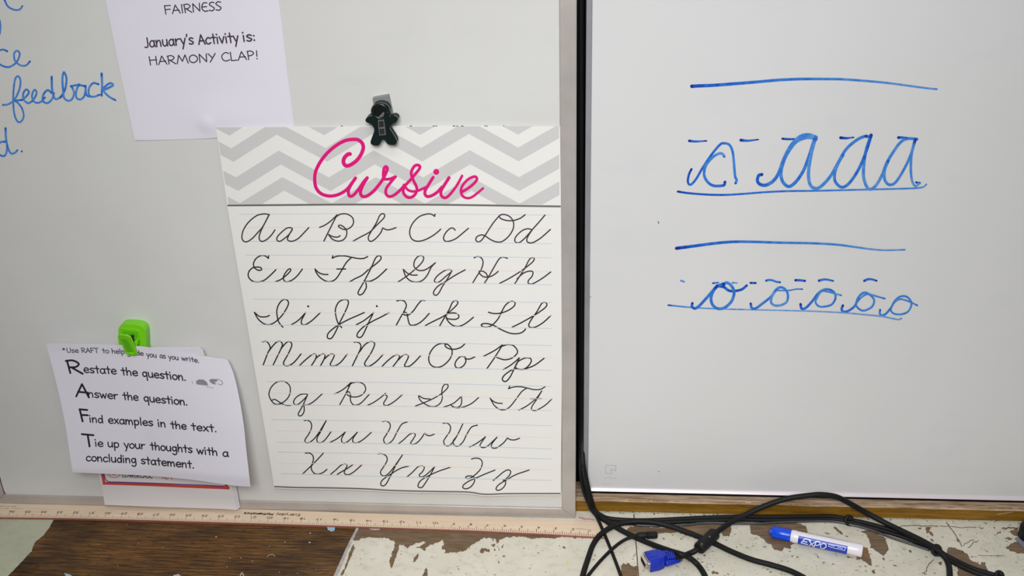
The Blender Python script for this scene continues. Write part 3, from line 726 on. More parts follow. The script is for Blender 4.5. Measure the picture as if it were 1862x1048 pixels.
# ================================================================== POSTER
pxr = PY(1018, 400, 0).x; pxl = PY(393, 232, 0).x
def fposter(x, z):
    u = (x - pxl) / (pxr - pxl); v = min(max((0.61 - z) / 0.57, 0), 1.1)
    return -0.0016 - 0.0035 * math.sin(math.pi * min(max(u, 0), 1)) * v - 0.003 * (1 - u) * v * v - 0.002 * math.exp(-((u - 0.76) / 0.06) ** 2) * v ** 6
POST = thing('alphabet_poster', 'white cursive alphabet poster with grey chevron header and pink title', 'poster')
ptop = pts('z', '392.5,233.5 430,231.8 475,230.6 588,229.8 700,228.8 860,228.6 1018.5,230')
pbot = pts('z', '498.6,888.2 540,890 591,890.6 663,892.4 712,895.4 789,897 849,898.3 875,902 892,902.6 926,901.4 1019.5,901.2')
plft = pts('z', '392.5,233.5 413.2,373.5 420.5,418.5 438.8,526.5 465,683 490,832 498.6,888.2')
prgt = pts('z', '1018.5,230 1020,372 1021,530 1021.5,700 1019.5,901.2')
sheet('poster_card', ptop, prgt, pbot, plft, fposter, MAT['card'], POST, 44, 60, 0.0005)
pp = lambda x, y: PF(x, y, fposter, 0.00012)
pp2 = lambda x, y: PF(x, y, fposter, 0.0002)
# chevrons: built as regular zigzag bands on the card, cut to the header
def W2(px, py):
    p = PY(px, py, -0.0016); return p.x, p.z
pk = [W2(506.9, 274)[0], W2(678.6, 273.5)[0], W2(854, 271.4)[0]]
per = (pk[2] - pk[0]) / 2
x_pk = pk[0]
amp = W2(506.9, 274)[1] - (W2(429.6, 323.6)[1] + W2(597, 321.5)[1]) / 2
bands = [(W2(417, 246.7)[1] + amp + .012, W2(417, 246.7)[1] + amp),
         (W2(503, 244.8)[1] + W2(420, 271)[1] - W2(424.8, 295.4)[1], W2(503, 244.8)[1]),
         (W2(506.9, 274)[1], W2(509.7, 299.2)[1]), (W2(513.6, 322.1)[1], W2(517, 346.5)[1])]
hdr_top = W2(700, 229.5)[1]; hdr_bot = W2(700, 371.5)[1]
def clip_poly(P, axis, val, keep_less):
    out = []
    for i in range(len(P)):
        a, b = P[i], P[(i + 1) % len(P)]
        ia = (a[axis] <= val) == keep_less; ib = (b[axis] <= val) == keep_less
        if ia: out.append(a)
        if ia != ib:
            t = (val - a[axis]) / (b[axis] - a[axis]); out.append((a[0] + (b[0] - a[0]) * t, a[1] + (b[1] - a[1]) * t))
    return out
cv = []; cf = []
xL = lambda z: None
for bt, bb_ in bands:
    for h in range(-2, 9):
        xa = x_pk + per * (h - 1) / 2; xb = xa + per / 2
        hp = (h - 1) % 2 == 0
        za, zb_ = (bt, bt - amp) if hp else (bt - amp, bt); bh = bt - bb_
        P = [(xa, za), (xb, zb_), (xb, zb_ - bh), (xa, za - bh)]
        for ax, vl, kl in ((0, pxr - 0.0003, True), (0, pxl + 0.0006, False), (1, hdr_top - .0006, True), (1, hdr_bot, False)):
            if P: P = clip_poly(P, ax, vl, kl)
        if len(P) >= 3:
            b = len(cv)
            for x, z in P: cv.append((x, fposter(x, z) - 0.00011, z))
            cf.append(tuple(range(b, b + len(P))))
link_mesh('chevron_print', cv, cf, MAT['grey_print'], POST)
k = Ink(pp); k.stroke(pts('z', '413.6,373.8 520,373 620,372.2 700,372.2 820,372.8 920,374.2 1019.6,375.6'), 3.4, caps=False); k.build('rule_line', MAT['grey_line'], POST)
k = Ink(pp); k.stroke(pts('z', '498.8,885.3 540,887 591,887.6 663,889.4 712,892.4 789,894.2 849,895.2 875,898.8 892,899.4 926,898.2 1019,898'), 2.7, caps=False); k.build('rule_line', MAT['grey_line'], POST)
rows = [(435, 389.8, 388.2, 391.3, 'b'), (444, 414, 413, 417, 'r'), (440, 439, 439.1, 443.4, 'b'), (447, 464, 464.2, 469, 'b'), (453, 489, 489, 494, 'r'), (455, 513, 513, 518, 'b'),
        (459, 544.2, 545, 550.3, 'b'), (465, 568.7, 569.5, 574.7, 'r'), (468, 591, 592.2, 597.4, 'b'), (474, 621, 622, 628.5, 'b'), (480, 644.4, 645.5, 651, 'r'), (480, 664.5, 667.5, 673.5, 'b'),
        (484, 693.7, 695.5, 702.9, 'b'), (492, 715, 717.5, 726.4, 'r'), (492, 736.4, 738.4, 746.7, 'b'), (494, 763, 766, 774.5, 'b'), (500, 783, 786.5, 796, 'r'), (502, 804, 807, 816.6, 'b'),
        (505, 821.7, 825.8, 834.9, 'b'), (507, 842, 846.4, 854.6, 'r'), (511, 861, 867, 873.9, 'b')]
kb, kr = Ink(pp), Ink(pp)
for x0, ya_, ym, yr, c in rows:
    (kb if c == 'b' else kr).stroke([(x0, ya_), (715, ym + .3), (1003, yr)], 1.1, caps=False)
kb.build('blue_writing_lines', MAT['blue_rule'], POST); kr.build('red_writing_lines', MAT['red_rule'], POST)
LET = {
'A': ('a', '430,95 370,88 290,108 200,180 140,270 123,350 140,393 180,402 240,365 310,290 360,230 430,97|432,95 345,265 318,345 328,388 360,398 410,372 460,322 497,268'),
'a': ('a', '692,262 665,243 620,255 560,305 522,350 520,385 550,398 590,375 650,325 692,262|692,262 655,325 637,370 655,393 700,395 760,365 820,305 878,243'),
'B': ('a', '1000,240 1060,215 1130,165 1198,98|1198,98 1130,230 1048,395|1190,118 1240,90 1310,90 1370,130 1382,190 1350,240 1290,265 1240,250 1212,228 1232,215 1272,235 1305,280 1300,340 1260,385 1200,395 1140,370 1100,320|1100,320 1150,345 1200,350 1232,335'),
'b': ('a', '1380,395 1460,350 1570,290 1640,220 1720,140 1735,105 1715,85 1680,105 1640,190 1580,290 1550,350 1560,390 1590,396 1640,360 1690,300 1712,248|1712,248 1760,268 1810,262 1862,243'),
'C': ('b', '472,85 468,108|468,108 430,85 380,85 300,115 230,190 203,270 220,340 270,370 340,365 420,330 480,290 532,245'),
'c': ('b', '685,255 665,235 635,235 590,275 562,330 575,368 620,372 690,345 760,290 825,235'),
'D': ('b', '1155,98 1090,175 1040,250 1000,312 960,365 925,378 903,358 915,325 960,305 1000,315 1060,355 1120,378 1180,375 1250,320 1298,240 1300,165 1260,110 1200,88 1155,100 1165,130 1230,152 1300,152 1370,130 1425,92'),
'd': ('b', '1500,250 1450,240 1390,262 1330,320 1315,365 1335,387 1375,380 1440,320 1500,250 1580,160 1635,95|1500,250 1455,320 1442,365 1465,388 1510,385 1580,345 1640,295 1692,248'),
'E': ('a', '425,560 422,590|422,590 385,562 340,558 285,590 255,645 265,695 310,725 345,718 335,695 290,688 240,700 200,745 198,800 240,845 300,857 370,840 440,785 507,718'),
'e': ('a', '500,855 560,830 620,785 665,740 675,715 655,710 620,745 592,800 600,840 630,856 690,835 750,785 805,712'),
'F': ('a', '1150,558 1143,588|1143,588 1200,565 1280,562 1360,578 1440,592 1500,590 1543,570|1360,580 1300,640 1240,740 1190,815 1140,848 1080,850 1010,810 965,755 948,710|948,712 990,750 1040,770 1095,772|1195,710 1292,710'),
'f': ('a', '1340,855 1400,820 1480,780 1560,710 1640,650 1690,600 1690,570 1665,560 1630,590 1590,680 1540,780 1480,890 1440,960 1436,990 1455,1003 1490,985 1525,925 1525,880 1510,850|1510,850 1570,848 1640,815 1700,765 1757,710'),
'G': ('b', '80,803 160,750 260,670 330,600 352,550 330,525 290,535 255,580 250,640 290,678 350,680 410,650 475,600|475,600 430,650 390,730 340,785 280,805 210,790 160,740 135,670|135,670 180,710 230,730 283,730'),
'g': ('b', '648,690 620,672 570,685 500,735 465,785 480,808 520,800 590,740 648,690|648,690 600,775 550,850 515,915 485,944 460,935 458,905 500,850 580,800 680,735 790,675'),
'H': ('b', '885,548 920,533 960,548 980,595 960,670 915,740 870,815|1237,553 1190,540 1150,560 1100,640 1040,745 995,815|1030,750 1010,710 970,688 940,690 945,715 985,748 1040,750 1090,730 1140,692'),
'h': ('b', '1155,818 1230,780 1340,715 1420,660 1500,595 1522,560 1505,545 1470,565 1420,660 1365,745 1315,823|1340,770 1400,715 1460,690 1505,695 1500,740 1462,785 1458,815 1490,825 1540,805 1620,755 1695,698'),
'I': ('c', '310,272 270,288 200,285 140,238|140,238 180,310 240,362 300,378 370,350 450,275 510,180 525,125 500,95 465,95 420,140 393,220 405,320 430,370 462,405'),
'i': ('c', '557,378 620,340 670,295 718,240|718,240 680,310 668,350 685,377 720,375 790,330 885,240|747,170'),
'J': ('c', '1125,410 1085,360 1060,280 1055,200 1090,125 1145,95 1190,100 1200,140 1165,230 1110,340 1060,450 1015,525 980,535 962,510 985,460 1080,385 1200,320 1290,280 1380,240'),
'j': ('c', '1290,378 1370,335 1430,290 1485,240|1485,240 1440,330 1400,420 1360,500 1330,522 1300,510 1310,465 1380,395 1480,335 1570,290 1660,242|1522,168'),
'K': ('d', '68,102 110,93 150,108 168,150 150,200 110,270 62,358|365,98 330,98 290,140 240,210 190,250 150,250 135,235 150,222 175,235 185,290 200,345 230,360 290,345 350,300 410,235'),
'k': ('d', '370,362 450,320 560,265 640,205 705,140 710,110 690,98 655,120 620,195 570,280 520,368|575,262 620,235 680,230 722,255 715,285 670,298 590,288|590,270 605,310 650,355 710,372 770,355 830,315 877,275'),
'L': ('d', '1037,222 1090,235 1160,232 1240,205 1300,165 1320,130 1300,108 1260,112 1215,150 1180,210 1140,290 1085,350 1040,375 990,378 960,358 985,342 1040,345 1100,365 1180,410 1270,445 1350,448 1400,430 1430,400'),
'l': ('d', '1287,380 1360,345 1460,290 1560,230 1640,170 1655,135 1635,117 1600,130 1550,215 1490,300 1463,355 1480,382 1530,380 1610,335 1697,258'),
'M': ('c', '232,570 270,565 300,590 318,640 290,700 240,830|300,680 345,620 390,575 430,565 455,595 440,650 350,835|440,650 480,600 520,568 555,580 560,620 520,710 475,790 470,820 490,840 530,838 590,800 667,708'),
'm': ('c', '648,840 700,790 770,730 810,708 838,720 830,765 783,840|830,760 880,720 920,708 938,725 920,780 885,843|930,765 980,720 1020,708 1042,725 1020,775 997,820 1010,843 1060,838 1120,795 1187,710'),
'N': ('c', '1265,575 1300,573 1335,595 1340,640 1310,710 1245,843|1330,680 1380,610 1430,575 1475,570 1497,600 1460,690 1395,790 1385,825 1410,848 1450,840 1520,790 1592,715'),
'n': ('d', '-90,797 -40,745 20,695 65,673 95,685 80,725 28,795|80,730 130,680 170,672 190,690 170,740 148,785 165,798 205,790 260,745 320,680'),
'O': ('d', '590,562 550,550 480,575 425,640 405,710 420,770 470,803 540,795 610,740 650,670 645,605 600,560 578,568 590,592 640,613 700,610 750,590 788,555'),
'o': ('d', '790,700 770,690 740,692 700,730 682,775 695,805 730,812 775,785 798,740 790,700|790,715 830,718 860,710 895,692'),
'P': ('d', '985,688 1060,650 1120,615 1187,565|1187,565 1110,690 1020,820|1185,580 1240,565 1300,575 1342,625 1335,665 1280,710 1210,725 1150,710 1105,690'),
'p': ('d', '1193,828 1260,790 1320,745 1365,702|1365,702 1340,760 1300,840 1270,900 1235,945 1205,955 1183,932 1200,895 1255,850 1310,825 1400,828 1460,810 1530,780 1628,708|1318,800 1350,745 1420,708 1475,708 1490,740 1460,790 1410,825 1360,826 1315,805'),
'Q': ('e', '320,85 260,100 205,155 180,230 205,300 250,342 310,338 380,290 418,220 415,140 370,95 320,85|212,300 245,290 285,312 340,345 390,358 430,355'),
'q': ('e', '615,240 580,228 530,238 480,275 458,320 475,350 510,345 560,305 615,240|615,240 580,320 540,400 512,450 520,475 550,470 575,430 578,380 570,350|570,350 620,350 690,310 780,228'),
'R': ('e', '920,228 980,200 1040,160 1108,97|1108,97 1050,220 978,353|1075,140 1120,105 1190,95 1250,120 1272,175 1240,230 1180,260 1110,260 1062,235 1060,210 1085,205 1100,240 1100,300 1125,345 1160,355 1220,330 1315,230'),
'r': ('e', '1293,357 1360,325 1440,270 1495,222|1495,222 1498,242 1515,255 1500,290 1475,330 1485,355 1525,355 1600,310 1687,235'),
'S': ('f', '205,342 290,310 400,260 490,205 545,150 550,120 525,110 495,140 485,200 490,260 470,310 420,345 360,345 290,310 250,270 238,230|238,230 290,260 360,268'),
's': ('f', '505,352 560,335 620,305 692,240|692,240 695,300 680,340 640,358 600,345 585,335|600,350 650,362 720,350 800,315 875,252'),
'T': ('f', '1205,130 1190,158|1190,158 1250,140 1320,138 1390,152 1460,168 1530,165 1577,138|1385,152 1330,190 1270,270 1210,345 1160,378 1100,378 1040,335 997,260|997,262 1030,292 1070,310 1125,315'),
't': ('f', '1300,385 1370,350 1440,300 1490,255 1543,182|1543,182 1490,270 1440,345 1437,380 1475,390 1530,365 1590,325 1648,268|1423,265 1540,265'),
'U': ('e', '578,528 620,527 655,555 660,610 630,680 590,740 590,770 625,778 680,745 740,670 827,528|827,528 760,660 725,720 725,765 760,778 810,750 880,657'),
'u': ('e', '870,775 940,740 1000,695 1043,657|1043,657 1005,720 1000,760 1025,782 1070,765 1130,710 1180,658|1180,658 1135,720 1125,760 1150,782 1200,770 1260,730 1338,660'),
'V': ('e', '1465,540 1505,535 1545,565 1545,615 1510,680 1475,740 1490,785 1530,788 1580,745 1630,650 1680,570 1745,543'),
'v': ('f', '25,743 80,700 140,645 185,628 205,650 180,695 155,735 185,747 230,725 270,680 305,628|305,628 330,652 365,655 410,637'),
'W': ('f', '500,525 540,522 575,555 570,610 530,670 505,715 520,755 565,760 620,700 670,610 707,532|707,532 650,650 605,715 620,758 660,765 710,720 750,640 800,565 862,545'),
'w': ('f', '780,775 840,745 900,705 947,668|947,668 900,735 890,765 925,783 970,765 1020,720 1070,672|1070,672 1020,735 1010,775 1045,790 1090,770 1140,730 1180,680|1180,680 1210,698 1260,700 1308,683'),
'X': ('g', '530,153 570,150 610,175 620,225 600,290 598,335 630,380 680,388 730,370 773,335|732,152 660,230 590,300 497,388'),
'x': ('g', '815,390 870,345 930,290 980,275 1000,295 975,345 970,380 1010,397 1060,375 1110,335 1168,282|1065,282 1010,320 950,355 888,393'),
'Y': ('g', '1350,160 1400,160 1445,190 1450,240 1410,310 1378,360 1390,400 1430,408 1480,370 1550,280 1625,172|1625,172 1550,290 1490,410 1440,500 1405,522 1380,505 1400,455 1500,385 1600,325 1697,298'),
'y': ('h', '118,393 170,350 230,290 275,278 300,295 280,340 248,370 260,395 300,385 350,345 408,288|408,288 365,370 310,460 275,505 245,505 233,485 260,435 340,385 450,335 575,292'),
'Z': ('h', '800,205 840,195 890,205 913,245 895,310 850,360 800,400 760,412 737,400 760,385 810,388 832,415 825,455 790,500 745,520 710,510 715,480 770,440 850,405 940,365 1048,322'),
'z': ('h', '1030,432 1080,390 1140,340 1185,320 1213,335 1205,370 1170,410 1135,430|1135,430 1160,445 1150,490 1110,528 1070,535 1060,515 1090,475 1180,420 1270,370 1408,322')}
for ch, (c, s) in LET.items():
    k = Ink(pp2); up = ch.upper() in 'ABCD'
    for st in strokes(c, s):
        if len(st) == 1: k.dot(st[0], 1.9)
        else: k.stroke(st, 2.35 if c in 'abcd' else 2.1)
    k.build('letter', MAT['ink_maroon'] if c == 'b' or up else MAT['ink_black'], POST)
TITLE = [
 ('i', '592,312 560,318 515,365 500,425 530,475 590,470 680,410 745,325 780,230 765,160 705,112 625,106 520,125 400,190 270,300 170,430 108,560 95,680 115,790 180,868 280,903 380,898 470,865 555,805 620,720 670,652', 6.2, 4.8),
 ('i', '670,652 610,740 572,820 575,885 600,910 650,885 720,800 780,710 835,648|835,648 775,750 740,850 765,908 830,905 920,840 1010,735 1062,655 1108,560 1120,512 1096,490 1072,520 1063,600 1070,668', 5.2, 4.6),
 ('i', '1070,668 1150,665 1235,632|1235,632 1160,720 1105,800 1100,870 1140,912 1200,900 1270,850 1340,780', 4.4, 4.6),
 ('j', '340,628 420,545 500,450 580,350 588,300 548,282 500,300 455,370 445,440 480,540 530,640 540,710 500,790 430,832 360,815 310,740 320,620', 4.6, 4.6),
 ('j', '335,640 385,700 460,728 560,715 690,658', 4.0, 4.0),
 ('j', '815,490 740,610 682,710 680,780 720,815 790,800 880,745 965,655', 4.8, 4.8), ('j', '868,397', 11, 11),
 ('j', '1085,495 1005,620 950,720 955,800 1010,838 1080,800 1180,680 1245,580 1305,465', 5, 4),
 ('j', '1305,735 1400,680 1500,600 1555,530 1540,484 1490,482 1400,530 1312,630 1285,720 1310,800 1380,840 1460,830 1560,760 1660,675', 4.6, 3.6)]
for it, (c, s, wa, wb) in enumerate(TITLE):
    k = Ink(lambda x, y: PF(x, y, fposter, 0.0003), it % 3)
    for st in strokes(c, s):
        if len(st) == 1: k.dot(st[0], wa / 2)
        else: k.stroke(st, wa * 1.17, wb * 1.17)
    k.build('title_letter', MAT['pink'], POST)
for x, L in ((787, 4), (792, 3), (823, 5), (830, 3), (838, 5), (881, 3), (885, 2), (745, 4), (915, 2), (620, 3)):
    k = Ink(lambda x, y: PF(x, y, fposter, 0.0007)); k.stroke([(x, 229), (x + L, 229.3)], 1.3, caps=False); k.build('edge_nick', MAT['ink_soft'], POST)

# ================================================================== JANUARY SHEET
def fjan(x, z):
    c = PY(375, 226, 0.0)
    d = math.hypot(x - c.x, z - c.z); e = math.hypot((x - c.x - 0.015) / 1.8, z - c.z - 0.008)
    return 0.0028 - 0.0016 * math.exp(-(d / 0.010) ** 4) - 0.0022 * math.exp(-(e / 0.024) ** 2) - 0.0006 * math.sin(x * 40)
JAN = thing('activity_notice', 'white sheet announcing the January activity, tucked behind the poster corner', 'paper')
sheet('paper_sheet', pts('z', '150,-205 330,-215 478,-222'), pts('z', '478,-222 507,0 520,110 536,238'), pts('z', '245,255 300,254.5 380,251.5 440,246 536,238'), pts('z', '150,-205 192,0 218,128 245,255'), fjan, MAT['paper'], JAN, 50, 70)
jp = lambda x, y: PF(x, y, fjan, 0.00012)
up = (-0.13, -1)
k = Ink(jp)
text(k, "January's", 263.5, 86.5, 352, 80, 11.5, up, 2.5); text(k, 'Activity', 361, 81, 433.5, 76.5, 11.5, up, 2.5); text(k, 'is:', 441.5, 75.5, 464, 74, 11.5, up, 2.5)
k.build('lettering', MAT['ink_maroon'], JAN)
for wd_, a in (('FAIRNESS', (299.5, 26, 402, 18.2)), ('HARMONY', (271.5, 118.5, 392, 112.5)), ('CLAP!', (402.5, 111.5, 469, 107.5))):
    k = Ink(jp); text(k, wd_, *a, 10.2, (-.12, -1), 2.0); k.build('lettering', MAT['ink_maroon'], JAN)
for yy, wd_, x0, x1 in ((-30, "January's", 232, 330), (-30, 'Trait', 340, 385), (-30, 'is:', 393, 414)):
    pass

# ================================================================== RAFT SHEETS HELD BY THE GREEN CLIP
pc = PY(235, 640, -0.014)
def fraft(x, z):
    u = (x - pc.x) / 0.11; v = min(max((pc.z - z) / 0.17, -0.1), 1.1)
    vv = max(v, 0)
    r = max(u, 0); l = max(-u, 0)
    return -0.0165 - 0.016 * vv ** 1.3 - 0.010 * r * vv - 0.004 * l * vv + 0.007 * min(r, 2) ** 2 * max(0, 1 - vv * 1.6) * .45 + 0.003 * l * (1 - vv)
def fback(k_, bias=0.0):
    def f(x, z):
        v = min(max((pc.z - z) / 0.21, 0), 1.1); u = (x - pc.x) / 0.11
        return -0.0145 + 0.0012 * k_ + 0.0055 * v + bias * max(u, 0) * (1 - v) + 0.0006 * math.sin(u * 3) * v
    return f
fb = fback(0)
worksheets = []
sh4 = tag(sheet('paper_sheet', pts('z', '180,634 290,632 364,631.5'), pts('z', '364,631.5 382,690 420,840 436.5,924'), pts('z', '196,918 300,921 436.5,924'), pts('z', '180,634 190,860 196,918'), fback(2.4), MAT['paper_warm'], None, 20, 24), 'blank white sheet at the very back of the clipped stack', 'paper')
sh3 = tag(sheet('paper_sheet', pts('z', '180,636 290,634 368,634'), pts('z', '368,634 384,690 417,840 434,926.5'), pts('z', '193,919 300,923 434,926.5'), pts('z', '180,636 186,860 193,919'), fback(1.2), MAT['paper'], None, 20, 24), 'white sheet in the clipped stack, edge showing right of the red-bordered page', 'paper')
WSH = thing('worksheet', 'worksheet with red and violet border hanging under the writing guide', 'paper')
sheet('paper_sheet', pts('z', '180,638 290,636 371,643'), pts('z', '371,643 386,700 414,835 431,928'), pts('z', '190.5,918.8 260,921 330,923.5 334,922.5 340,924 400,926 431,928'), pts('z', '170,690 174,800 179,860 185,885 190.5,918.8'), fb, MAT['paper_warm'], WSH, 30, 36)
wp = lambda x, y: PF(x, y, fb, 0.00012); wp2 = lambda x, y: PF(x, y, fb, 0.0002)
def bordr(s): return pts('y', s)
CROP['y'] = (170, 840, 6.65)
k = Ink(wp)
k.stroke(pts('y', '60,-60 88,60 112,170 132,278'), 5.2, smooth=False, caps=False); k.stroke(pts('y', '118,261 300,266 700,280 1100,298 1645,320'), 4.9, smooth=False, caps=False)
k.stroke(pts('y', '1560,120 1600,240 1620,330'), 5, smooth=False, caps=False)
k.build('red_border', MAT['red_print'], WSH)
k = Ink(wp2); k.stroke(pts('y', '95,0 125,140 145,210 185,243 300,247 700,260 1100,275 1400,288 1550,297 1590,290 1600,270 1560,150'), 1.6); k.build('violet_border', MAT['violet_print'], WSH)
k = Ink(wp2); text(k, 'LOWERCASE', 222.5, 868, 277, 870, 5.2, (-.1, -1), 1.1); k.build('lettering', MAT['ink_black'], WSH)
k = Ink(wp2); text(k, 'no', 295.5, 871, 306, 871.8, 4.2, (-.1, -1), 1.2); text(k, '1', 310, 872.5, 313, 872.8, 4, (-.1, -1), 1.2)
k.stroke([(170 + (250 + 66 * math.cos(t)) / 6.65, 840 + (150 + 44 * math.sin(t)) / 6.65) for t in [2 * math.pi * i / 16 for i in range(17)]], .9)
text(k, 'x', 205, 864.5, 209, 864.5, 3, (-.1, -1), .9); k.build('red_lettering', MAT['red_print'], WSH)

RAFT = thing('writing_guide', 'white sheet headed Use RAFT, held by the green clip', 'paper')
rt = pts('z', '83.5,625 120,624.6 170,625.6 215,627.5 250,629.5 300,636 345,643 392,651 412,654 416,659')
rr_ = pts('z', '416,659 423,675 430,700 438,740 444,780 448,820 455.5,885.5')
rb_ = pts('z', '132,859.5 180,861.5 240,864 300,868 350,873 400,880 430,884 455.5,885.5')
rl_ = pts('z', '83.5,625 97,675 109,725 119,775 126,820 132,859.5')
sheet('paper_sheet', rt, rr_, rb_, rl_, fraft, MAT['paper'], RAFT, 60, 50)
qp = lambda x, y: PF(x, y, fraft, 0.00015)
def line(words, size, up, wd, mat):
    k = Ink(qp)
    for s, x0, y0, x1, y1 in words: text(k, s, x0, y0, x1, y1, size, up, wd)
    k.build('lettering', mat, RAFT)
line([('*', 114.5, 642, 118.5, 642), ('Use', 121.7, 641.5, 142.8, 641.8), ('RAFT', 148.4, 641.5, 178.9, 642), ('to', 186.2, 642.2, 198.2, 642.8), ('help', 203.6, 643, 226.5, 643.8), ('guide', 231, 644.4, 260.8, 647),
      ('you', 266.3, 649, 284.7, 650.5), ('as', 290.7, 651, 301.2, 652), ('you', 306, 653, 324.6, 655), ('write.', 330.2, 655.4, 362, 660)], 5.6, (-.15, -1), 1.35, MAT['ink_soft'])
line([('estate', 152.5, 677.8, 211.6, 680.8), ('the', 221, 682.2, 250.4, 684), ('question.', 259, 685.2, 337.5, 692.5)], 8.8, (-.14, -1), 2.15, MAT['ink_black'])
line([('nswer', 160.5, 722.4, 214.3, 726.4), ('the', 223.7, 727.2, 251.4, 728.8), ('question.', 261.5, 730.2, 340.5, 737.5)], 8.8, (-.12, -1), 2.15, MAT['ink_black'])
line([('ind', 162.7, 768.2, 187.2, 769.5), ('examples', 197, 770, 278, 775), ('in', 286.9, 776.2, 301, 777.2), ('the', 310.5, 779.5, 338.8, 781.3), ('text.', 347.9, 782.5, 393.5, 786)], 8.6, (-.1, -1), 2.15, MAT['ink_black'])
line([('ie', 172.7, 812, 187.2, 812.8), ('up', 195.9, 813, 216.5, 814.2), ('your', 225.3, 815, 263.5, 817), ('thoughts', 273.4, 818, 349.5, 823.8), ('with', 357.9, 825.5, 395.3, 829), ('a', 405, 830.2, 415, 831)], 8.6, (-.08, -1), 2.15, MAT['ink_black'])
line([('concluding', 156.6, 838.5, 247.5, 842.8), ('statement.', 256.3, 843.6, 352.5, 852)], 8.6, (-.08, -1), 2.15, MAT['ink_black'])
for s, a, sz, u_ in (('R', (123.5, 678.5, 149.5, 680), 15.6, (-.2, -1)), ('A', (137.5, 721, 160.5, 723), 15.4, (-.02, -1)), ('F', (147.5, 766.5, 162, 767.5), 14.6, (-.2, -1)), ('T', (151, 811.5, 171, 812.8), 14.4, (-.12, -1))):
    k = Ink(qp); text(k, s, *a, sz, u_, 3.5); k.build('capital_letter', MAT['ink_black'], RAFT)
CROP['y2'] = (260, 610, 7.485)
k = Ink(qp)
k.poly(pts('y2', '720,625 760,600 830,605 870,640 890,685 830,682 730,668')); k.poly(pts('y2', '898,610 940,592 1000,600 1020,625 975,640 1000,670 950,665 915,640'))
k.stroke(pts('y2', '1000,598 1050,610 1085,650 1060,675 1020,660'), 1.2); k.stroke(pts('y2', '860,700 960,720'), .8); k.stroke(pts('y2', '670,630 675,660'), .8)
k.build('graphite_smudge', MAT['smudge'], RAFT)

# ================================================================== GREEN MAGNET CLIP
GC = thing('magnet_clip', 'lime green plastic magnetic clip gripping the writing guide', 'clip')
plate = catmull(pts('v', '1012,230 1012,150 1035,100 1090,75 1200,78 1300,92 1355,125 1382,180 1390,280 1395,400 1385,430 1200,440 1040,430 1015,400 1012,230'), 4)[:-1]
slab('back_plate', plate, -0.0105, SURF, MAT['green'], GC, 0.0022)
rec = pts('v', '1062,158 1275,180 1290,260 1300,380 1080,372')
inset = slab('inset_panel', rec, -0.01085, -0.0104, MAT['green_in'], GC)
rim = [p for p in pts('v', '1045,138 1290,160 1312,300 1318,400')]
tube('raised_rim', [PY(*p, -0.0107) for p in pts('v', '1050,390 1045,240 1050,142 1160,143 1290,165 1308,290 1318,395')], 0.0007, MAT['green'], GC)
tube('spring', [PY(236.5, 610, -0.0128), PY(239, 613, -0.0135), PY(242, 610, -0.0125), PY(240, 620, -0.014), PY(243, 617, -0.0125)], 0.0014, MAT['dark_steel'], GC)
# lever: upper end stands away from the plate, lower end presses on the paper
lev = pts('v', '1000,235 1020,215 1110,222 1165,245 1190,290 1225,390 1262,480 1255,505 1210,512 1140,495 1105,475 1060,360 1005,265')
lf = []
for p in lev:
    t = (p[1] - 608) / (648 - 608); lf.append((p, -0.031 + 0.0115 * t))
a = [PY(p[0], p[1], y) for p, y in lf]; b = [Vector((q.x + .0008, q.y + 0.0028, q.z)) for q in a]
prism('lever', None, a, b, MAT['green'], GC, 0.0009)
ins = pts('v', '1040,270 1120,280 1160,330 1215,450 1140,462 1085,350')
a = [PY(p[0], p[1], -0.031 + 0.0115 * (p[1] - 608) / 40 - 0.0001) for p in ins]; b = [Vector((q.x, q.y + 0.0006, q.z)) for q in a]
prism('lever_inset', None, a, b, MAT['green_in'], GC)
k = [PY(p[0], p[1], -0.0215) for p in pts('v', '1120,465 1225,475')]; tube('lever_ridge', [k[0], (k[0] + k[1]) / 2, k[1]], 0.0008, MAT['green'], GC)
hp_ = pts('v', '1215,318 1262,275 1278,300 1272,360 1240,380')
slab('hinge_lug', hp_, -0.018, -0.0105, MAT['green'], GC, 0.0005)

# ================================================================== FIGURE-SHAPED MAGNET CLIP
FC = thing('figure_clip', 'dark green clip shaped like a small person holding the top of the poster', 'clip')
body = catmull(pts('u', '330,450 290,445 240,468 212,510 232,548 300,580 345,635 352,685 330,750 295,850 302,892 345,915 420,913 450,880 472,838 500,818 530,845 560,890 605,906 680,903 710,868 700,815 650,730 608,665 604,625 640,575 698,545 728,500 712,460 665,440 605,462 590,420 602,360 575,290 520,250 450,238 380,250 325,290 300,350 305,410 330,450'), 3)[:-1]
fr = slab('front_figure', body, -0.0175, -0.0125, MAT['dark_green'], FC, 0.0016)
bb = [Vector((PY(p[0], p[1], -0.0175).x, 0, PY(p[0], p[1], -0.0175).z)) for p in body]
prism('back_figure', None, [Vector((p.x, -0.0085, p.z)) for p in bb], [Vector((p.x, -0.0045, p.z)) for p in bb], MAT['dark_green'], FC, 0.0013)
hc = PY(640 + 448 / 8.733, 160 + 372 / 8.733, -0.0175)
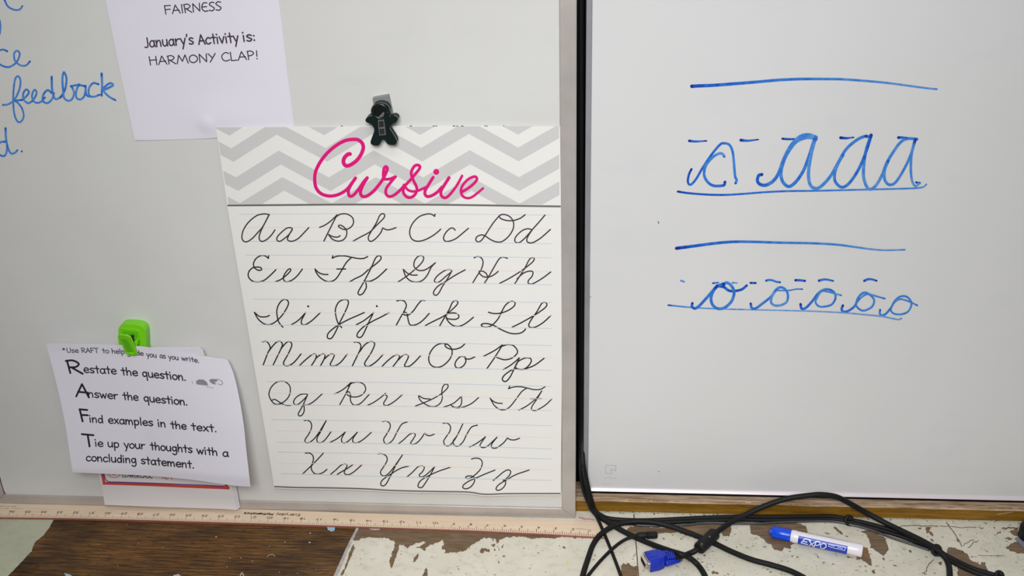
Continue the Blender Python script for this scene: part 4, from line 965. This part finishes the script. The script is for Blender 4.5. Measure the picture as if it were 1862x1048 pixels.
# dished head: raised ring and a dark recess
ring = []
def ring_obj(name, c, r, tr, y, mat):
    P = [Vector((c.x + r * math.cos(2 * math.pi * i / 24), y, c.z + r * math.sin(2 * math.pi * i / 24))) for i in range(25)]
    return tube(name, P, tr, mat, FC, n=2)
ring_obj('head_ring', hc, 0.0088, 0.0016, -0.0182, MAT['dark_green'])
lathe('head_recess', Vector((hc.x - .001, -0.0181, hc.z)), Vector((hc.x - .001, -0.01, hc.z)), [(0, 0.0052), (0.0004, 0.0056), (0.006, 0.0056)], MAT['black'], FC)
lathe('pivot', Vector((hc.x, -0.0125, hc.z)), Vector((hc.x, -0.0085, hc.z)), [(0, 0.006), (0.004, 0.006)], MAT['dark_green'], FC)
for i in range(3): ring_obj('spring_coil', hc, 0.0092, 0.0008, -0.0095 - 0.0012 * i, MAT['dark_green'])
sp = pts('u', '410,460 500,440 515,560 540,745 435,755 420,620')
slab('spring_strip', sp, -0.0179, -0.0174, MAT['steel'], FC)
slab('spring_slot', pts('u', '425,530 500,525 508,620 432,628'), -0.01805, -0.0178, MAT['dark_steel'], FC)
slab('spring_slot', pts('u', '432,650 512,645 522,735 442,742'), -0.01805, -0.0178, MAT['dark_steel'], FC)
slab('spring_hook', pts('u', '440,440 500,380 515,400 505,440 430,470'), -0.0183, -0.0177, MAT['steel'], FC)
mg = pts('u', '325,165 575,120 640,420 390,470')
slab('magnet', mg, -0.0045, SURF, MAT['magnet'], FC, 0.0004)

# ================================================================== METRE STICK
ST = thing('metre_stick', 'pale wooden measuring stick lying upside down along the foot of the left board', 'ruler')
TH = 0.0035
back = [(-40, 912.8), (0, 914.4), (189, 918.8), (440, 926.2), (600, 931.6), (860, 940.3), (1000, 946.4), (1101, 951.2)]
front = [(-48, 939.5), (0, 941.4), (99, 942.6), (220, 945.2), (400, 950.4), (600, 956.3), (860, 965.2), (1000, 972), (1100, 977.6)]
Bk = [PZ(x, y, TH) for x, y in back]; Fr = [PZ(x, y, TH) for x, y in front]
def samp(P, x):
    for i in range(len(P) - 1):
        if P[i + 1].x >= x or i == len(P) - 2:
            t = (x - P[i].x) / (P[i + 1].x - P[i].x); return P[i].y + (P[i + 1].y - P[i].y) * t
for i, p in enumerate(Bk): p.y = min(p.y, -0.0006)
n1 = PZ(1069.7, 972, TH).x; n29 = PZ(218, 944, TH).x; inch = (n1 - n29) / 28
xe = n1 + inch * 1.0; xs = n1 - inch * 38.4
V = []; F = []; FM = []; NN = 80
for i in range(NN + 1):
    x = xs + (xe - xs) * i / NN; yb_, yf = samp(Bk, x), samp(Fr, x)
    V += [(x, yf, 0), (x, yf, TH - .0004), (x, yf + .0005, TH), (x, yb_, TH), (x, yb_, 0)]
for i in range(NN):
    for q, mi in ((0, 1), (1, 1), (2, 0), (3, 0)):
        a = i * 5 + q; F.append((a, a + 5, a + 6, a + 1)); FM.append(mi)
    a = i * 5; F.append((a + 4, a + 9, a + 5, a)); FM.append(0)
F += [(4, 3, 2, 1, 0), tuple(NN * 5 + q for q in range(5))]; FM += [0, 0]
link_mesh('stick', V, F, None, ST, mats=[MAT['birch'], MAT['ruler_edge']], fm=FM); recalc(bpy.data.objects['stick'])
class RInk(Ink): pass
def rproj(u, v):      # u inches from the right end's zero, v metres from the front edge
    x = n1 + inch - u * inch; return Vector((x, samp(Fr, x) + v, TH + 0.00012))
def ticks(n0, n_1, wd):
    k = Ink(rproj)
    V_, F_ = k.v, k.f
    for e in range(n0 * 8, n_1 * 8):
        u = e / 8; L = 0.0108 if e % 8 == 0 else (0.0086 if e % 4 == 0 else (0.0048 if e % 2 else 0.0052))
        h = wd / 2; b = len(V_)
        V_ += [rproj(u - h, 0.0011), rproj(u + h, 0.0011), rproj(u + h, L), rproj(u - h, L)]; k.t += [0] * 4; F_.append((b, b + 1, b + 2, b + 3))
    return k.build('graduations', MAT['stick_ink'], ST)
ticks(0, 9, 0.035); ticks(9, 38, 0.022)
kk = Ink(rproj)
def rtext(k, s, u, v, wid, size, wd):
    """text reads upside down from the camera: along +u, its top towards the front edge"""
    tot = sum(G[c][0] for c in s) - .15; kx = wid / tot; pos = 0
    vs = size / 0.0254
    for c in s:
        adv, d = G[c]
        for st in d.split('|'):
            if not st: continue
            P = []
            for q in st.lstrip('@').split():
                gx, gy = map(float, q.split(',')); P.append((u + (pos + gx) * kx, v - gy * size))
            if st[0] == '@': continue
            C_ = catmull([(a, b / 0.0254) for a, b in P], 4)
            b = len(k.v); m = len(C_)
            for i, p in enumerate(C_):
                a_ = C_[max(0, i - 1)]; c_ = C_[min(m - 1, i + 1)]; dx, dy = c_[0] - a_[0], c_[1] - a_[1]; L = math.hypot(dx, dy) or 1
                nx, ny = -dy / L * wd / 2, dx / L * wd / 2
                k.v += [rproj(p[0] + nx, (p[1] + ny) * .0254), rproj(p[0] - nx, (p[1] - ny) * .0254)]; k.t += [0, 0]
                if i: q_ = b + 2 * i; k.f.append((q_ - 2, q_ - 1, q_ + 1, q_))
        pos += adv
for n_ in range(1, 38):
    s = str(n_); k = Ink(rproj)
    if n_ < 10: rtext(k, s, n_ - 0.2, 0.0155, 0.14, 0.0028, 0.04)
    else: rtext(k, s, n_ - 0.24, 0.0158, 0.36, 0.0026, 0.04)
    k.build('number', MAT['stick_ink'], ST)
k = Ink(rproj)
for a_, b_ in (((1.0, .0148), (1.0, .0095)), ((1.04, .0152), (1.72, .0152))):
    h = .012; b = len(k.v)
    if a_[0] == b_[0]: k.v += [rproj(a_[0] - h, a_[1]), rproj(a_[0] + h, a_[1]), rproj(b_[0] + h, b_[1]), rproj(b_[0] - h, b_[1])]
    else: k.v += [rproj(a_[0], a_[1] - .0003), rproj(b_[0], a_[1] - .0003), rproj(b_[0], a_[1] + .0003), rproj(a_[0], a_[1] + .0003)]
    k.t += [0] * 4; k.f.append((b, b + 1, b + 2, b + 3))
k.build('inch_mark', MAT['stick_ink'], ST)
def u_of(px, py): return (n1 + inch - PZ(px, py, TH).x) / inch
k = Ink(rproj); rtext(k, 'Everyday', u_of(547, 934), 0.0242, u_of(503, 934) - u_of(547, 934), 0.0034, 0.05); k.build('lettering', MAT['stick_ink'], ST)
k = Ink(rproj); rtext(k, 'Mathematics', u_of(499, 932), 0.0242, u_of(446, 930) - u_of(499, 932), 0.0031, 0.055); k.build('lettering', MAT['stick_ink2'], ST)
k = Ink(rproj); rtext(k, 'www.ocw', u_of(33, 918), 0.0262, 1.4, 0.0016, 0.05) if False else None
for (x0, x1, v) in ((31, 27.5, .0265), (26, 23.5, .0265), (20, 13, .0265), (10, -10, .0265), (45, 34, .0215), (33, 24, .0215), (22, 12, .0215), (10, 1, .0215)):
    ua, ub = u_of(x0, 919), u_of(x1, 919); m = max(3, int((ub - ua) / .055))
    for j in range(m):
        ux = ua + (ub - ua) * j / m; b = len(k.v); dv = random.uniform(.0008, .0015)
        k.v += [rproj(ux, v - dv), rproj(ux + .035, v - dv), rproj(ux + .035, v), rproj(ux, v)]; k.t += [0] * 4; k.f.append((b, b + 1, b + 2, b + 3))
k.build('small_print', MAT['stick_ink'], ST)

# ================================================================== CABLES
def cp(L, r):
    out = []
    for e in L:
        if len(e) == 2: out.append(PZ(e[0], e[1], r))
        elif e[2] == 'z': out.append(PZ(e[0], e[1], e[3]))
        else: out.append(PY(e[0], e[1], e[3]))
    return out
def Y_(v): return ('y', v)
r8 = 0.0040
# loop cord passing under the ferrite bead
cA = tube('cable', cp([(1075, 1240), (1055, 1160), (1052, 1090), (1059.5, 1048), (1068, 1020), (1079, 990), (1095, 970, 'z', .0075), (1119, 956, 'z', .009), (1146, 949.5, 'z', .010), (1182, 949.5, 'z', .010), (1217, 957, 'z', .007), (1254, 970), (1281, 981), (1304, 991), (1329, 1003), (1366, 1018), (1403, 1028), (1440, 1040), (1475, 1060), (1520, 1100), (1560, 1160), (1570, 1240)], r8), r8, MAT['black_plastic'])
tag(cA, 'thick black cord looping from lower left and passing under the ferrite bead', 'cable')
# display cable with blue plug and ferrite bead
VG = thing('display_cable', 'black display cable with blue plug and ferrite bead, arching over the rail', 'cable')
tube('cord', cp([(1228, 1014, 'z', .0085), (1240, 1012, 'z', .008), (1255, 1006.5, 'z', .007), (1268, 999.5, 'z', .011), (1286, 983, 'z', .0135), (1304, 968, 'z', .015), (1330, 950, 'z', .019), (1361, 934, 'z', .026), (1392, 920, 'y', -.004), (1430, 907.5, 'y', .0), (1470, 901.5, 'y', .002), (1494, 900, 'y', .003), (1519, 903.5, 'y', .004), (1540, 913, 'y', .005), (1574, 932, 'y', .004), (1611, 952, 'z', .0125), (1640, 966, 'z', .0115), (1673, 982, 'z', .0115), (1698, 996, 'z', .011), (1714, 1008, 'z', .0085), (1724, 1024), (1727, 1048), (1725, 1090), (1700, 1160), (1690, 1240)], r8), r8, MAT['black_plastic'], VG, 10)
fa, fb_ = PZ(1270.5, 998.5, 0.0125), PZ(1300, 970.5, 0.0145)
Lf = (fb_ - fa).length
fo = lathe('ferrite_bead', fa, fb_, [(-.001, .0045), (0, .0078), (.0015, .0088), (Lf * .5, .0090), (Lf - .0015, .0088), (Lf, .0078), (Lf + .001, .0045)], MAT['black_rough'], VG)
for px, py in ((1276, 990), (1290, 977)):
    c = PZ(px, py, .0215); k_ = lathe('ferrite_latch', c, c + Vector((0, 0, .001)), [(0, .0011), (.0008, .0009)], MAT['steel'], VG)
# blue plug
PL = bpy.data.objects.new('plug', None); PL.empty_display_size = .01; COL.objects.link(PL); PL.parent = VG
c0 = PZ(1182.5, 1042, 0.0008)
ax = Vector((math.cos(math.radians(19)), math.sin(math.radians(19)), 0)); wx = Vector((-ax.y, ax.x, 0)); uz = Vector((0, 0, 1))
def L3(a_, w_, h_): return c0 + ax * (a_ / 1000) + wx * (w_ / 1000) + uz * (h_ / 1000)
def csec(a_, W0, W1, H0, H1): # hexagonal cross-section (chamfered near and far edge)
    c = 4
    return [L3(a_, W0, H0), L3(a_, W1, H0), L3(a_, W1 + 1, (H0 + H1) / 2), L3(a_, W1 - 2, H1), L3(a_, W0 + 4.5, H1), L3(a_, W0 - .3, H1 - 5.5)]
def loft(name, secs, mat, parent, bev):
    n = len(secs[0]); V = [p for s in secs for p in s]; F = [tuple(range(n)), tuple(range(len(V) - 1, len(V) - n - 1, -1))]
    for i in range(len(secs) - 1):
        for q in range(n): F.append((i * n + q, i * n + (q + 1) % n, (i + 1) * n + (q + 1) % n, (i + 1) * n + q))
    o = link_mesh(name, V, F, mat, parent); recalc(o); bevel(o, bev, 2); return o
loft('plug_hood', [csec(0, 0, 26, 0, 18), csec(13, 0, 26, 0, 18), csec(21, 1, 25, 1, 18), csec(27, 6, 20, 3, 16.5), csec(29, 7, 19, 4, 16)], MAT['vga'], PL, .0009)
loft('hood_emblem', [[L3(4, 10, 18), L3(4, 19, 18), L3(4, 19, 18.5), L3(4, 10, 18.5)], [L3(14, 10, 18), L3(14, 19, 18), L3(14, 19, 18.5), L3(14, 10, 18.5)]], MAT['vga'], PL, .0002)
loft('side_ridge', [[L3(4, -.9, 8), L3(4, .5, 8), L3(4, .5, 9.4), L3(4, -.6, 9.4)], [L3(18, -.6, 8), L3(18, 1, 8), L3(18, 1, 9.4), L3(18, -.4, 9.4)]], MAT['vga'], PL, .0003)
for i in range(4):
    a0 = 29 + i * 3.2
    loft('strain_relief', [csec(a0, 6.5 + i * .4, 19.5 - i * .4, 3.5, 17 - i * .6), csec(a0 + 2.2, 6.8 + i * .4, 19.2 - i * .4, 3.7, 16.7 - i * .6)], MAT['vga'], PL, .0004)
lathe('strain_core', L3(28, 13, 9), L3(46, 13, 9), [(0, .0042), (.0175, .0040)], MAT['vga'], PL)
lathe('thumb_screw', L3(23.5, 2.6, 8), L3(50, 2.6, 8), [(0, .0038), (.002, .0042), (.010, .0036), (.021, .0024), (.022, .0015)], MAT['vga'], PL)
lathe('screw_tip', L3(45, 2.6, 8), L3(50, 2.6, 8), [(0, .0016), (.004, .0010)], MAT['copper'], PL)
lathe('thumb_screw', L3(23.5, 23, 8), L3(48, 23, 8), [(0, .0038), (.002, .0042), (.010, .0036), (.018, .0026), (.019, .0015)], MAT['vga'], PL)
def dsec(a_, s_): 
    return [L3(a_, 13 - 8.6 * s_, 9 - 3.6 * s_), L3(a_, 13 + 8.6 * s_, 9 - 3.6 * s_), L3(a_, 13 + 9.6 * s_, 9 + 3.2 * s_), L3(a_, 13 + 8.6 * s_, 9 + 4.4 * s_), L3(a_, 13 - 8.6 * s_, 9 + 4.4 * s_), L3(a_, 13 - 9.6 * s_, 9 + 3.2 * s_)]
loft('metal_shell', [dsec(-6, 1), dsec(0, 1)], MAT['nickel'], PL, .0005)
loft('shell_flange', [[L3(-1.2, 1, 1.5), L3(-1.2, 25, 1.5), L3(-1.2, 25, 16), L3(-1.2, 1, 16)], [L3(0.1, 1, 1.5), L3(0.1, 25, 1.5), L3(0.1, 25, 16), L3(0.1, 1, 16)]], MAT['nickel'], PL, .0004)
loft('shell_opening', [dsec(-6.15, .86), dsec(-5.8, .86)], MAT['black'], PL, .0001)
# cords from the gap between the boards
def gap(dx, dy, ydep):
    return [(1055 + dx * .4, -60, 'y', .056), (1055.5 + dx * .4, 350, 'y', .056), (1057 + dx * .4, 700, 'y', .055), (1057 + dx * .4, 790, 'y', .046), (1057 + dx * .4, 825, 'y', .032), (1058 + dx * .6, 846, 'y', .022), (1062.5 + dx * .9, 875, 'y', ydep + .001), (1070 + dx * .8, 905, 'y', ydep - .005)]
cC = tube('cable', cp(gap(4, 0, .015) + [(1081, 929, 'y', .006), (1094, 942, 'z', .009), (1119, 958.5, 'z', .006), (1143.5, 972), (1180.5, 988.5), (1217.5, 1002, 'z', .010), (1236, 1007.5, 'z', .017), (1252, 1014, 'z', .012), (1269, 1028), (1282, 1048), (1296, 1085), (1300, 1150), (1280, 1240)], r8), r8, MAT['black_plastic'])
tag(cC, 'thick black cord from the gap between boards, crossing over the blue plug', 'cable')
cE = tube('cable', cp(gap(-6, 0, .012) + [(1076, 926, 'y', .004), (1086, 942, 'z', .008), (1095, 962, 'z', .0065), (1106, 988), (1118, 1018), (1129, 1048), (1142, 1085), (1170, 1160), (1185, 1240)], .0024), .0024, MAT['black_plastic'])
tag(cE, 'thin black cord running from the gap across the stick end to the front', 'cable')
cF = tube('cable', cp(gap(-1, 0, .016) + [(1078, 925, 'y', .007), (1092, 937, 'z', .010), (1109, 943.5), (1150, 946.5), (1193, 946), (1267, 942.5), (1341, 940), (1400, 940.5), (1462, 939.5), (1512, 939.5), (1544, 945.5), (1574, 951.5), (1611, 961.5), (1648, 973.5), (1685, 989, 'z', .006), (1705, 1001, 'z', .006), (1735, 1018), (1772, 1035), (1811, 1047), (1850, 1062), (1930, 1090), (2010, 1130)], .0032), .0032, MAT['black_plastic'])
tag(cF, 'upper black cord of the bundle along the foot of the rail', 'cable')
cH = tube('cable', cp(gap(1, 0, .010) + [(1074, 924, 'y', .003), (1088, 940, 'z', .006), (1109, 950), (1150, 952.5), (1193, 951.5), (1267, 948), (1341, 946), (1400, 946.5), (1462, 945.5), (1512, 944.5), (1544, 949.5), (1574, 957.5), (1611, 967.5), (1648, 979.5), (1685, 994), (1703, 1004), (1730, 1022), (1768, 1040), (1806, 1052), (1845, 1068), (1925, 1098), (2000, 1140)], .0030), .0030, MAT['black_plastic'])
tag(cH, 'lower black cord of the bundle, in front of the upper one', 'cable')
cG = tube('cable', cp([(1140, 953), (1180, 956.5), (1242, 955.5), (1287, 951.5), (1366, 953), (1400, 951.5), (1450, 949), (1510, 948.5), (1549, 955), (1586, 965), (1623, 979), (1660.5, 991), (1690, 1001)], .0019), .0019, MAT['grey_cable'])
tag(cG, 'thin dark grey cord beside the black bundle near the marker', 'cable')
# barrel plug cable
DC = thing('power_cable', 'thin black power cable ending in a round plug', 'cable')
tube('cord', cp([(990, 1240), (1010, 1150), (1045, 1082), (1069, 1048), (1094, 1018), (1119, 994, 'z', .0065), (1138.5, 981, 'z', .010), (1158, 975, 'z', .0105), (1164, 974, 'z', .009)], .0024), .0024, MAT['black_plastic'], DC)
da, db = PZ(1157, 974.5, .0095), PZ(1194.5, 973.5, .006)
Ld = (db - da).length
lathe('plug_body', da, db, [(0, .0030), (.004, .0046), (Ld * .42, .0050), (Ld * .45, .0040), (Ld * .5, .0040), (Ld * .53, .0053), (Ld * .97, .0051), (Ld, .0042)], MAT['black_rough'], DC)
# ties
def knot(loc, r, lab):
    P = [loc + Vector((r * .9 * math.cos(t), r * 1.0 * math.sin(t) * .6, r * .9 * math.sin(t))) for t in [2 * math.pi * i / 10 for i in range(11)]]
    t = thing('cable_tie', lab, 'cable tie')
    tube('tie_band', P, .0026, MAT['black_rough'], t, 3); 
    lathe('tie_head', loc + Vector((0, -.002, r * .7)), loc + Vector((.001, .001, r * .7 + .005)), [(0, .0028), (.004, .0032), (.005, .002)], MAT['black_rough'], t, 10)
knot(PZ(1544, 947, .006), .0055, 'black knotted tie on the cord bundle above the marker')
knot(PZ(1703, 1001, .008), .0058, 'black tie where the arching cable leaves the bundle')
knot(PZ(1817, 1048, .005), .005, 'black tie on the bundle at the lower right')
# pink wire scrap
pw = tube('wire_scrap', cp([(1052, 941), (1058, 942.5), (1064, 944.5), (1072, 944.5), (1080, 946)], .0009), .0009, MAT['pink_wire'])
tag(pw, 'dusty pink wire scrap by the frame corner of the left board', 'wire')

# ================================================================== MARKER PEN
PEN = thing('marker_pen', 'white marker pen with blue cap and blue label lying on the flaking paint', 'marker')
RM = 0.0093
pa, pb_ = PZ(1399, 966.5, RM), PZ(1568.5, 1002.5, RM)
Lp = (pb_ - pa).length; pd = (pb_ - pa).normalized()
def on(px, py): 
    q = PZ(px, py, RM); return (q - pa).dot(pd)
sc_ = on(1438, 975); sl0 = on(1452, 978); sl1 = on(1541, 998)
lathe('barrel', pa, pb_, [(sc_ - .002, .0082), (sc_ + .001, .0086), (sc_ + .004, .0093), (sl0 - .004, .0092), (sl0 - .002, .0088), (sl1 + .004, .0088), (sl1 + .007, .0090), (Lp - .0015, .0094), (Lp - .0004, .0088), (Lp, .007)], MAT['pen_white'], PEN, 40)
lathe('cap', pa, pb_, [(0.0045, .0080), (.006, .0090), (sc_ - .012, .0090), (sc_ - .004, .0088), (sc_, .0090), (sc_ + .0002, .0078)], MAT['pen_blue'], PEN, 40)
lathe('cap_nub', pa, pb_, [(0, .0030), (.0006, .0042), (.005, .0044)], MAT['pen_blue'], PEN, 24)
# label wraps the barrel except for a white band along the top
an = Vector((0, 0, 1)); an = (an - pd * an.dot(pd)).normalized(); bn = pd.cross(an)
def cyl_hit(px, py, r):
    d_ = ray(px, py).normalized(); m_ = CAM - pa
    dp = d_ - pd * d_.dot(pd); mp = m_ - pd * m_.dot(pd)
    A_, B_, C_ = dp.dot(dp), 2 * dp.dot(mp), mp.dot(mp) - r * r
    t_ = (-B_ - math.sqrt(max(B_ * B_ - 4 * A_ * C_, 0))) / (2 * A_); return CAM + d_ * t_
def th_of(p): q = p - pa; return math.atan2(q.dot(bn), q.dot(an))
tA = th_of(cyl_hit(1497, 984.2, .0089)); tB = th_of(cyl_hit(1497, 973.6, .0089))
V = []; F = []; NT_ = 40
sgn = 1 if tA > tB else -1
t0_, t1_ = tA, tB + sgn * 2 * math.pi
for i in range(NT_ + 1):
    th = t0_ + (t1_ - t0_) * i / NT_
    for s in (sl0, sl1): V.append(pa + pd * s + (an * math.cos(th) + bn * math.sin(th)) * .00895)
    if i: F.append((2 * i - 2, 2 * i - 1, 2 * i + 1, 2 * i))
link_mesh('wrap_label', V, F, MAT['label_blue'], PEN, smooth=True)
cpj = lambda x, y: cyl_hit(x, y, .00912)
k = Ink(cpj); k.step = 1.2
for s in ('720,395 655,465|720,395 775,405 832,428|700,438 760,455|655,468 710,480 768,500', '800,432 868,528|905,452 790,520', '925,440 882,542|925,440 985,455 985,490 950,512 902,508', '1060,478 1015,492 998,525 1012,562 1050,568 1090,545 1098,505 1060,478'):
    for st in strokes('w', s): k.stroke(st, 1.9, smooth=len(st) > 2)
k.build('brand_lettering', MAT['label_white'], PEN)
k = Ink(cpj); k.step = 1.2
for s in ('1150,490 1280,515|1280,515 1290,505|1300,515 1445,548|1445,548 1430,605|1150,492 1145,530|1145,530 1180,545', '1185,548 1400,595|1400,595 1432,606', '1180,515 1250,532', '1300,545 1390,568'):
    for st in strokes('w', s): k.stroke(st, 1.0, smooth=False)
k.build('small_lettering', MAT['label_white'], PEN)

# ================================================================== OBJECT AT THE RIGHT EDGE
RS = thing('rubber_stopper', 'dark rounded rubber stopper with a grey strip at the right edge under the rail', 'stopper')
st_c = [PZ(x, y, 0) for x, y in ((1853, 972), (1900, 1020))]
cst = PZ(1873, 980, 0)
lathe('stopper_body', Vector((cst.x, cst.y, 0.0)), Vector((cst.x, cst.y, .03)), [(0, .015), (.002, .0165), (.018, .0165), (.024, .0145), (.027, .009), (.028, .001)], MAT['black_rough'], RS)
a_ = [PZ(x, y, .001) for x, y in ((1845, 981), (1852, 977), (1885, 1006), (1885, 1022))]
prism('grey_strip', None, a_, [p + Vector((0, 0, .0018)) for p in a_], MAT['strap'], RS, .0003)
